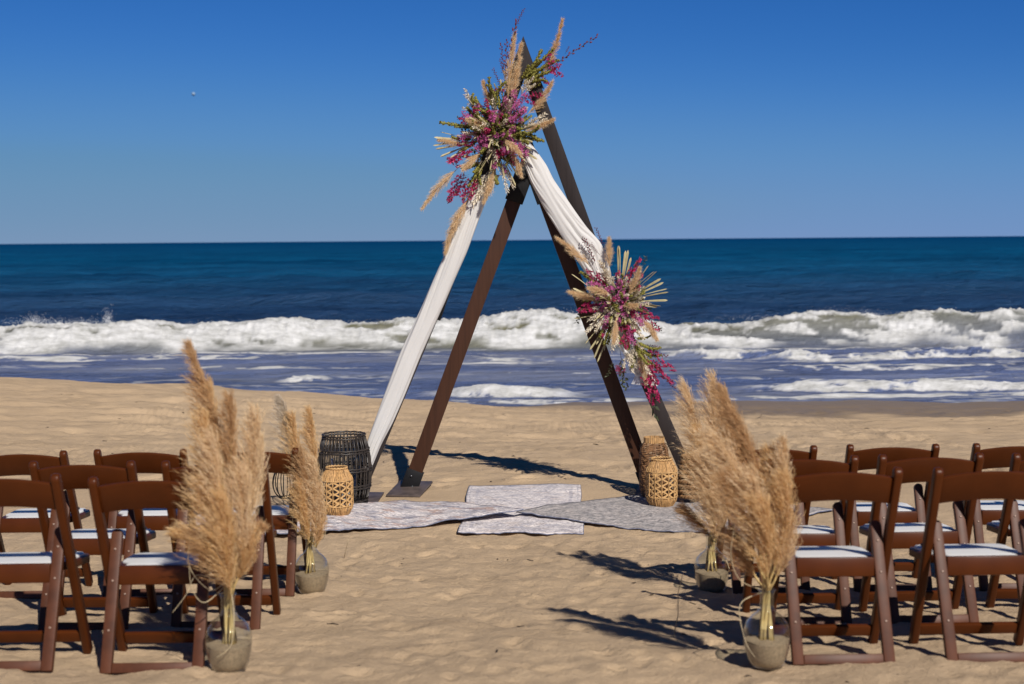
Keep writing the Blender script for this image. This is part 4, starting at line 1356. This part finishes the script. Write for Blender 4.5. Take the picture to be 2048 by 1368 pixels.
lo = []
lo += fan('palm', (1238, 605), [(1235, 492), (1243, 492), (1252, 502), (1257, 501), (1263, 516), (1300, 534), (1285, 548), (1316, 546), (1322, 557), (1328, 566), (1333, 574), (1336, 581), (1335, 599), (1322, 608), (1315, 614), (1298, 630), (1306, 540), (1275, 522)], -.06, -.1, .3)
lo += fan('palm', (1232, 620), [(1146, 545), (1148, 575), (1150, 640), (1168, 685), (1186, 715), (1198, 725), (1175, 660), (1182, 700), (1152, 588), (1160, 615), (1195, 690), (1205, 700)], -.06, -.12, .35)
lo += fan('amaranth', (1235, 620), [(1165, 536), (1170, 582), (1192, 670), (1205, 690), (1228, 700), (1216, 690), (1270, 640), (1285, 580), (1270, 700), (1290, 580), (1240, 650), (1248, 660)], -.08, -.16, .35)
lo += fan('amaranth', (1270, 690), [(1318, 730), (1310, 745), (1305, 715), (1295, 700), (1270, 740)], -.05, -.08, .2)
lo += fan('magenta', (1235, 605), [(1155, 625), (1165, 610), (1180, 622), (1175, 540), (1195, 545), (1235, 540), (1285, 520), (1282, 545), (1262, 540), (1318, 632), (1320, 655), (1290, 640), (1200, 670), (1190, 572)], -.07, -.14, .4)
lo += fan('magenta', (1250, 660), [(1262, 680), (1255, 650), (1268, 665), (1245, 690), (1250, 700), (1240, 655)], -.12, -.2, .2)
lo += fan('magenta', (1275, 700), [(1300, 740), (1318, 705), (1348, 742), (1340, 770), (1325, 745), (1312, 770), (1318, 800), (1298, 730), (1308, 808), (1285, 745)], -.07, -.08, .25)
lo += fan('magenta', (1238, 720), [(1232, 742), (1240, 750), (1248, 745)], -.08, -.08, .2)
lo += fan('orchid', (1235, 600), [(1248, 580), (1240, 560), (1215, 600), (1210, 610), (1220, 570), (1195, 590), (1250, 605), (1285, 650), (1262, 690), (1180, 560)], -.1, -.2, .35)
lo += fan('bleached', (1230, 600), [(1195, 520), (1205, 525), (1212, 545), (1255, 550), (1262, 560), (1222, 610), (1232, 605), (1240, 610), (1178, 640), (1172, 665), (1185, 660), (1225, 700), (1235, 690), (1290, 660), (1285, 680), (1215, 640)], -.08, -.18, .35)
lo += fan('bleached', (1265, 680), [(1285, 700), (1290, 715), (1300, 735), (1275, 710), (1296, 750)], -.07, -.1, .2)
lo += fan('amaranth', (1262, 670), [(1300, 690), (1285, 725), (1310, 720), (1292, 742)], -.08, -.1, .2)
lo += fan('bleached', (1255, 690), [(1258, 740), (1265, 745), (1250, 735), (1280, 720), (1272, 735)], -.08, -.1, .2)
lo += [('budded', (1195, 540), (1172, 475), -.08, -.1), ('budded', (1190, 520), (1160, 478), -.08, -.1), ('budded', (1200, 510), (1180, 490), -.1, -.12), ('budded', (1270, 700), (1336, 708), -.06, -.06), ('budded', (1280, 690), (1322, 692), -.06, -.06), ('budded', (1300, 725), (1352, 775), -.06, -.06), ('budded', (1210, 500), (1192, 455), -.02, -.02),
       ('leafy', (1240, 700), (1250, 780), -.08, -.08), ('leafy', (1240, 720), (1246, 775), -.08, -.09), ('leafy', (1225, 720), (1218, 755), -.04, -.04), ('leafy', (1285, 535), (1292, 512), -.06, -.08), ('leafy', (1300, 640), (1322, 662), -.06, -.08), ('leafy', (1165, 610), (1155, 648), -.05, -.06), ('leafy', (1290, 720), (1318, 840), -.04, -.03)]
lower_plumes = [
    ((1178, 530), (1117, 477), .034, 'plume_pale', -.1, -.12, (.02, 0, -.01)),
    ((1218, 535), (1219, 480), .032, 'plume_pale', -.1, -.1, (0, 0, 0)),
    ((1258, 590), (1278, 540), .034, 'plume_pale', -.16, -.18, (.01, 0, .0)),
    ((1220, 590), (1182, 577), .032, 'plume_pale', -.2, -.24, (0, 0, .01)),
    ((1195, 600), (1142, 584), .030, 'plume_pale', -.12, -.14, (0, 0, .01)),
    ((1285, 640), (1312, 675), .028, 'plume_pale', -.12, -.14, (.01, 0, .01)),
    ((1232, 640), (1228, 680), .026, 'plume_pale', -.24, -.26, (0, 0, 0)),
    ((1245, 612), (1270, 610), .026, 'plume_pale', -.2, -.26, (0, 0, 0)),
    ((1280, 690), (1292, 760), .034, 'plume_pale', -.08, -.08, (0, 0, 0)),
]
cluster('lower burst of magenta flowers and pale dried palm on the right leg', 1236, 606, lo, lower_plumes,
        [('leafy', 40, .35, .95, .08, .16), ('amaranth', 36, .65, 1.02, .10, .2), ('magenta', 12, .7, 1.0, .08, .12), ('bleached', 60, .65, 1.02, .10, .18), ('orchid', 18, .7, 1.0, .08, .12), ('palm', 80, .75, 1.12, .14, .26)], 33, 85, (.29, .27, .30))


# ------------------------------------------------------------------ rugs
def rug(label, corners, lift, mat, wr, seed, nx=70, ny=56):
    c = [Vector((a, b2)) for a, b2 in corners]     # 0..3 in order round the rug
    u_ = np.linspace(0, 1, nx); v_ = np.linspace(0, 1, ny)
    U, V = np.meshgrid(u_, v_)
    X = (1 - U) * (1 - V) * c[0].x + U * (1 - V) * c[1].x + U * V * c[2].x + (1 - U) * V * c[3].x
    Y = (1 - U) * (1 - V) * c[0].y + U * (1 - V) * c[1].y + U * V * c[2].y + (1 - U) * V * c[3].y
    X = X + 0.008 * fbm(X * 2.2, Y * 2.2, seed, 2); Y = Y + 0.008 * fbm(X * 2.2 + 5, Y * 2.2, seed + 3, 2)
    Zs = gz(X, Y)
    w = wr * (0.5 + 0.5 * fbm(X * 1.9, Y * 2.6, seed + 7, 3)).clip(0, None)
    Zt = Zs + lift * (1 - sstep(0.45, 0.85, np.abs(X - 0.06))) + w + 0.009
    top = np.stack([X, Y, Zt], -1).reshape(-1, 3); bot = np.stack([X, Y, Zt - 0.007], -1).reshape(-1, 3)
    n = nx * ny
    q = grid_quads(ny, nx)
    edge = [j for j in range(nx)] + [i * nx + nx - 1 for i in range(1, ny)] + [(ny - 1) * nx + j for j in range(nx - 2, -1, -1)] + [i * nx for i in range(ny - 2, 0, -1)]
    e = np.array(edge)
    side = np.stack([e, np.roll(e, -1), np.roll(e, -1) + n, e + n], -1)
    ctr = top.mean(0)
    me = np_mesh('rug', np.concatenate([top, bot]) - ctr, np.concatenate([q, q[:, ::-1] + n, side[:, ::-1]]), MAT[mat], {'ru': np.tile(U.ravel(), 2), 'rv': np.tile(V.ravel(), 2)})
    root = thing('area_rug', label, 'rug', ctr, group='rugs laid out under the arch')
    link('pile', me, root)
    mb = MB(); mb.tube([Vector(top[k] - ctr) + Vector((0, 0, -.004)) for k in edge], .0048, 5, closed=True)
    mb.obj('edge_binding', MAT['rug_edge'], root)
    return root


rug('ivory runner rug in the middle, partly covered by the two others', [(-0.39, 9.98), (0.50, 10.02), (0.55, 11.62), (-0.36, 11.66)], 0.0, 'rug_mid', 0.02, 3)
rug('grey distressed rug on the right under the tan lanterns', [(0.02, 10.53), (1.45, 9.86), (2.45, 10.68), (1.02, 11.32)], 0.020, 'rug_right', 0.025, 13)
rug('pale rug with rust and blue patches on the left under the black lantern', [(0.07, 10.48), (-0.86, 11.16), (-2.62, 10.44), (-1.76, 9.72)], 0.034, 'rug_left', 0.035, 23)


# ------------------------------------------------------------------ lanterns
def ringpts(r, z, n=28, ph=0.0, wob=0.0, k=9):
    return [Vector(((r + wob * math.sin(k * a)) * math.cos(a + ph), (r + wob * math.sin(k * a)) * math.sin(a + ph), z + wob * math.cos(k * a))) for a in [2 * math.pi * i / n for i in range(n)]]


# black barrel lantern
p = at(690, 1013, 11.0)
zb = float(gz(p.x, 11.0)) + 0.03
bl = thing('barrel_lantern', 'large black rattan barrel lantern at the foot of the white drape', 'lantern', (p.x, 11.0, zb))
Hb = 0.53
def barrel(z): return 0.150 + 0.060 * math.sin(math.pi * min(1, max(0, (z / Hb) * 0.86 + 0.10))) ** 0.9
mb = MB()
zz = [Hb * i / 6 for i in range(7)]
mb.tube([Vector((barrel(z), 0, z)) for z in zz], .0060, 5)
rod = mb.mesh('rod', MAT['black_cane'])
for i in range(38):
    link('rod', rod, bl, rot=(0, 0, i / 38 * 6.283 + random.uniform(-.03, .03)))
for z in (0.012, 0.135, 0.27, 0.41, Hb - .01):
    for dz in (-.010, .010):
        mb = MB(); mb.tube(ringpts(barrel(z) + .004, z + dz, 32, wob=.0022, k=16), .0072, 5, closed=True)
        mb.obj('hoop', MAT['black_cane'], bl)
mb = MB(); mb.lathe([(0, .0), (barrel(0), .0), (barrel(0), .012), (0, .012)], 28); mb.obj('base_disc', MAT['black_cane'], bl)
mb = MB(); mb.lathe([(.098, .014), (.100, .34), (.096, .34), (.094, .016)], 28); mb.obj('glass_cylinder', MAT['glass_clear'], bl)
mb = MB(); mb.lathe([(0.001, .014), (.048, .014), (.05, .03), (.05, .19), (.046, .2), (.001, .196)], 20); mb.obj('candle', MAT['candle'], bl)


# natural lanterns of bark strips and slanting slats
def tan_lantern(px, py_, Yc, lift, label, seed, sc=1.0):
    rr = random.Random(seed)
    p = at(px, py_, Yc)
    root = thing('woven_lantern', label, 'lantern', (p.x, Yc, float(gz(p.x, Yc)) + lift), (0, 0, rr.uniform(0, 6)), group='tan woven lanterns')
    H = .365 * sc
    prof = [(.085, 0), (.108, .035), (.119, .065), (.119, .27), (.108, .30), (.080, .345), (.078, .365)]
    prof = [(a * sc, b2 * sc) for a, b2 in prof]
    def pr(z): return float(np.interp(z, [q[1] for q in prof], [q[0] for q in prof]))
    mb = MB(); mb.tube(ringpts(.079 * sc, H - .004, 40, wob=.003, k=20), .0078, 6, closed=True); mb.obj('rim', MAT['cane_light'], root)
    for name, z0, z1, zm in (('shoulder_band', .272, .352, .302), ('base_band', .0, .072, .036)):
        mb = MB()
        n_ = 46
        for i in range(n_):
            a0 = i / n_ * 6.283; w = 6.283 / n_ * rr.uniform(.8, 1.0)
            off = rr.uniform(-.003, .003)
            vs = []
            for z in (z0, zm, z1):
                r = pr(z * sc) + off
                for a, dr in ((a0, 0), (a0 + w * .5, .0035), (a0 + w, 0), (a0 + w * .5, -.004)):
                    vs.append(((r + dr) * math.cos(a), (r + dr) * math.sin(a), z * sc))
            fs = [(i2 * 4 + j, i2 * 4 + (j + 1) % 4, i2 * 4 + 4 + (j + 1) % 4, i2 * 4 + 4 + j) for i2 in range(2) for j in range(4)]
            mb.add(vs, fs + [(3, 2, 1, 0), (8, 9, 10, 11)])
        mb.obj(name, MAT['bark'], root, smooth=False, kind='stuff')
    mb = MB(); mb.tube([Vector((pr(z * sc) + .002, 0, z * sc)) for z in (.04, .07, .17, .272, .30)], .0040, 4)
    up_ = mb.mesh('upright', MAT['cane_light'])
    n_ = 14
    for i in range(n_):
        link('upright', up_, root, rot=(0, 0, i / n_ * 6.283))
    for z in (.074, .268):
        mb = MB(); mb.tube(ringpts(.1215 * sc, z * sc, 36), .0042, 5, closed=True); mb.obj('hoop', MAT['cane_light'], root)
    sl = []
    for var in range(4):
        mb = MB()
        w = 6.283 / n_
        s = (1, -1)[var % 2] * rr.uniform(.7, 1.1)
        hh = .012 * sc
        vs = []
        for k in range(3):
            a = w * k / 2; r = .1165 * sc
            zc = s * (k / 2 - .5) * .034 * sc
            vs += [((r + .003) * math.cos(a), (r + .003) * math.sin(a), zc - hh / 2), ((r + .003) * math.cos(a), (r + .003) * math.sin(a), zc + hh / 2),
                   ((r - .003) * math.cos(a), (r - .003) * math.sin(a), zc + hh / 2), ((r - .003) * math.cos(a), (r - .003) * math.sin(a), zc - hh / 2)]
        mb.add(vs, [(i2 * 4 + j, i2 * 4 + (j + 1) % 4, i2 * 4 + 4 + (j + 1) % 4, i2 * 4 + 4 + j) for i2 in range(2) for j in range(4)] + [(3, 2, 1, 0), (8, 9, 10, 11)])
        sl.append(mb.mesh('slat', MAT['cane_light'], smooth=False))
    for i in range(n_):
        for k in range(8):
            z = (.088 + k * .0232) * sc
            link('slat', sl[(i + k) % 2 + 2 * rr.randint(0, 1)], root, loc=(0, 0, z + rr.uniform(-.006, .006)), rot=(rr.uniform(-.02, .02), rr.uniform(-.03, .03), i / n_ * 6.283))
    mb = MB(); mb.lathe([(0.001, .004), (.085 * sc, .004), (.085 * sc, .012), (.001, .012)], 24); mb.obj('base_disc', MAT['bark'], root)
    return root


tan_lantern(1323, 1019, 10.86, .03, 'tan slatted lantern standing in front on the grey rug', 5)
tan_lantern(675, 1042, 10.48, .03, 'tan slatted lantern in front of the black barrel lantern', 9, .97)

# tall closely woven lantern behind
p = at(1308, 1003, 11.25)
tl_ = thing('wicker_lantern', 'tall brown wicker lantern with wire handle behind the tan one', 'lantern', (p.x, 11.25, float(gz(p.x, 11.25)) + .02))
Ht = .47
pf = [(.095, 0), (.112, .06), (.116, .16), (.114, .34), (.104, .39), (.078, .435), (.078, .47)]
def wr_(z): return float(np.interp(z, [a[1] for a in pf], [a[0] for a in pf]))
mb = MB()
for k in range(36):
    z = .008 + k * .0118
    mb.tube(ringpts(wr_(z), z, 36, ph=k * .17, wob=.0022 if k % 2 else -.0022, k=9), .0040, 4, closed=True)
mb.obj('woven_cane', MAT['wicker'], tl_, kind='stuff')
mb = MB(); mb.tube([Vector((wr_(z), 0, z)) for z in np.linspace(0, .435, 9)], .0042, 4); st = mb.mesh('stake', MAT['wicker'])
for k in range(12): link('stake', st, tl_, rot=(0, 0, k / 12 * 6.283))
mb = MB()
for k in range(34):
    a0 = k / 34 * 6.283; w = 6.283 / 34 * .9
    for_v = []
    for z in (.43, .474):
        for a, dr in ((a0, 0), (a0 + w / 2, .003), (a0 + w, 0), (a0 + w / 2, -.004)):
            for_v.append(((.079 + dr) * math.cos(a), (.079 + dr) * math.sin(a), z))
    mb.add(for_v, [(j, (j + 1) % 4, 4 + (j + 1) % 4, 4 + j) for j in range(4)] + [(3, 2, 1, 0), (4, 5, 6, 7)])
mb.obj('neck_band', MAT['bark'], tl_, smooth=False, kind='stuff')
for sgn in (-1, 1):
    mb = MB(); mb.tube([Vector((sgn * (.088 + .026 * math.sin(q * math.pi)), 0.0, .425 - .05 * q)) for q in np.linspace(0, 1, 9)], .0028, 5)
    mb.obj('handle_loop', MAT['black_metal'], tl_)

# rope lantern, mostly behind the pampas
p = at(1380, 1003, 11.05)
rl = thing('rope_lantern', 'dark braided rope lantern half hidden behind the right pampas', 'lantern', (p.x, 11.05, float(gz(p.x, 11.05)) + .05))
for k in range(9):
    z = .02 + k * .038
    r = np.interp(z, [0, .08, .2, .33], [.080, .092, .078, .055])
    mb = MB()
    n_ = 40
    for s in (0, math.pi):
        pts = []
        for i in range(n_ * 2):
            a = 2 * math.pi * i / (n_ * 2)
            tw = a * 11 + s
            pts.append(Vector(((r + .010 * math.cos(tw)) * math.cos(a), (r + .010 * math.cos(tw)) * math.sin(a), z + .010 * math.sin(tw))))
        mb.tube(pts, .0115, 5, closed=True)
    mb.obj('rope_coil', MAT['rope'], rl)

# black wire lantern behind the chairs
p = at(572, 1015, 11.0)
wl = thing('wire_lantern', 'black wire hoop lantern seen behind the front left chair', 'lantern', (p.x, 11.0, float(gz(p.x, 11.0)) + .06))
mb = MB(); mb.tube([Vector((.10 * math.sin(a) * (1 + .15 * math.cos(a)), 0, .14 - .14 * math.cos(a))) for a in np.linspace(0, math.pi, 14)], .0042, 5); hp = mb.mesh('wire_hoop', MAT['black_metal'])
for k in range(12): link('wire_hoop', hp, wl, rot=(0, 0, k / 12 * 6.283))
mb = MB(); mb.tube(ringpts(.05, .012, 24), .005, 5, closed=True); mb.obj('base_ring', MAT['black_metal'], wl)


# ------------------------------------------------------------------ folding chairs
def rounded(w, h, n=7):
    """outline of a board w wide, h tall with a round top"""
    r = w / 2
    pts = [(-r, 0), (r, 0), (r, h - r)]
    for i in range(1, n):
        a = math.pi * i / n
        pts.append((r * math.cos(a), h - r + r * math.sin(a)))
    pts.append((-r, h - r))
    return pts


def make_chair():
    root = thing('folding_chair', 'chair', 'chair', group='brown folding chairs in rows facing the sea')
    Xv = Vector((1, 0, 0))
    # long posts: front foot up to the top of the back
    A0 = Vector((0, .400, 0)); A1 = Vector((0, -.015, .785))
    U = (A1 - A0); LA = U.length; U.normalize()
    Wd = Xv.cross(U)
    for sx in (-1, 1):
        mb = MB()
        mb.prism(rounded(.046, LA), A0 + Xv * sx * .2135, Wd, U, Xv, .033)
        mb.obj('back_post', MAT['resin'], root, bevel=.009, seg=3)
    # rear legs with their ground rail
    B0 = Vector((0, 0, 0)); B1 = Vector((0, .185, .555))
    UB = (B1 - B0); LB = UB.length; UB.normalize()
    WB = UB.cross(Xv)
    for sx in (-1, 1):
        mb = MB()
        mb.prism(rounded(.043, LB), B0 + Xv * sx * .1735, Xv, UB, WB, .030)
        lg_ = mb.obj('rear_leg', MAT['resin_sheen'], root, bevel=.005, seg=2)
        for d in (.17, .37, .50):
            m2 = MB(); c = B0 + Xv * sx * .1735 + UB * d - WB * .0155 * (1 if WB.y > 0 else -1)
            s = WB * (-1 if WB.y > 0 else 1)
            m2.tube([c - s * .002, c + s * .0015, c + s * .003], [.0055, .0055, .003], 8)
            m2.obj('screw_cap', MAT['screw'], lg_)
    mb = MB(); mb.box(B0 + UB * .022, (.303, .040, .024), Xv, UB, WB); mb.obj('ground_rail', MAT['resin_sheen'], root, bevel=.004)
    mb = MB(); mb.box(A0 + U * .085, (.393, .050, .022), Xv, U, Wd); mb.obj('stretcher', MAT['resin'], root, bevel=.004)
    # curved backrest
    vs = []; n = 17
    for i in range(n):
        q = -1 + 2 * i / (n - 1)
        x = .199 * q
        arch = .026 * (1 - q * q)
        bow = -.018 * (1 - q * q)
        zt, zb_ = LA - .045 + arch, LA - .165 + arch * .8
        for z, d in ((zt, -.009), (zt, .009), (zb_, .009), (zb_, -.009)):
            vs.append(A0 + U * z + Xv * x + Vector((0, bow, 0)) + Wd * d)
    fs = [(i * 4 + j, i * 4 + (j + 1) % 4, i * 4 + 4 + (j + 1) % 4, i * 4 + 4 + j) for i in range(n - 1) for j in range(4)] + [(3, 2, 1, 0), tuple((n - 1) * 4 + j for j in range(4))]
    mb = MB(); mb.add(vs, fs)
    mb.obj('backrest', MAT['resin'], root, bevel=.004)
    # seat frame and pad
    pl = [(-.150, .120), (.150, .120), (.150, .205), (.196, .265), (.205, .46), (.19, .505), (.16, .52), (-.16, .52), (-.19, .505), (-.205, .46), (-.196, .265), (-.150, .205)]
    mb = MB(); mb.prism(pl, (0, 0, .385), (1, 0, 0), (0, 1, 0.01), (0, 0, 1), .034)
    sf = mb.obj('seat_frame', MAT['resin'], root, bevel=.007, seg=3)
    mb = MB(); mb.box((0, .123, .375), (.303, .026, .078)); mb.obj('rear_apron', MAT['resin'], root, bevel=.005)
    mb = MB()
    pd = [(x * .92, .315 + (y - .315) * .90) for x, y in pl]
    mb.prism(pd, (0, 0, .402), (1, 0, 0), (0, 1, 0.01), (0, 0, 1), .020)
    mb.obj('seat_pad', MAT['vinyl'], root, bevel=.008, seg=3)
    for sx in (-1, 1):
        mb = MB(); mb.tube([Vector((sx * .20, .185, .455)), Vector((sx * .228, .185, .455)), Vector((sx * .233, .185, .455))], [.007, .007, .004], 8)
        mb.obj('pivot_bolt', MAT['steel'], root)
    return root


first = make_chair()
first.scale = (1.10, 1.05, 1.04)
YR = [5.80, 6.72, 7.70]
spots = [
    (-1.505, 0, 'brown folding chair nearest the camera on the left, right behind the tall pampas bunch'),
    (-2.13, 0, 'brown folding chair cut by the left picture edge in the nearest row'),
    (-1.44, 1, 'brown folding chair in the middle left row, mostly hidden behind the tallest pampas'),
    (-2.07, 1, 'brown folding chair in the middle left row, seen between the two nearest left chairs'),
    (-1.42, 2, 'brown folding chair in the far left row next to the smaller pampas vase'),
    (-2.05, 2, 'second brown folding chair from the aisle in the far left row'),
    (-2.70, 2, 'brown folding chair at the left edge in the far left row'),
    (1.370, 0, 'brown folding chair nearest the camera on the right, next to the glass vase'),
    (2.015, 0, 'brown folding chair in the nearest right row, cut by the right picture edge'),
    (1.41, 1, 'brown folding chair in the middle right row behind the nearest right chair'),
    (2.02, 1, 'brown folding chair in the middle right row, second from the aisle'),
    (2.66, 1, 'brown folding chair in the middle right row, only its left post inside the picture edge'),
    (1.42, 2, 'brown folding chair in the far right row, mostly hidden behind the bushy pampas'),
    (2.09, 2, 'second brown folding chair from the aisle in the far right row'),
    (2.78, 2, 'brown folding chair at the right edge in the far right row, near the sea'),
]
rr = random.Random(4)
for i, (x, row, lb) in enumerate(spots):
    y = YR[row] + rr.uniform(-.02, .02)
    z0, z1 = gh(x, y), gh(x, y + .40)
    loc = (x, y, z0 - .006)
    rot = (math.atan2(z1 - z0, .40), rr.uniform(-.008, .008), rr.uniform(-.03, .03))
    if i == 0:
        first.location = loc; first.rotation_euler = rot; first['label'] = lb
    else:
        copy_thing(first, loc, rot, lb)
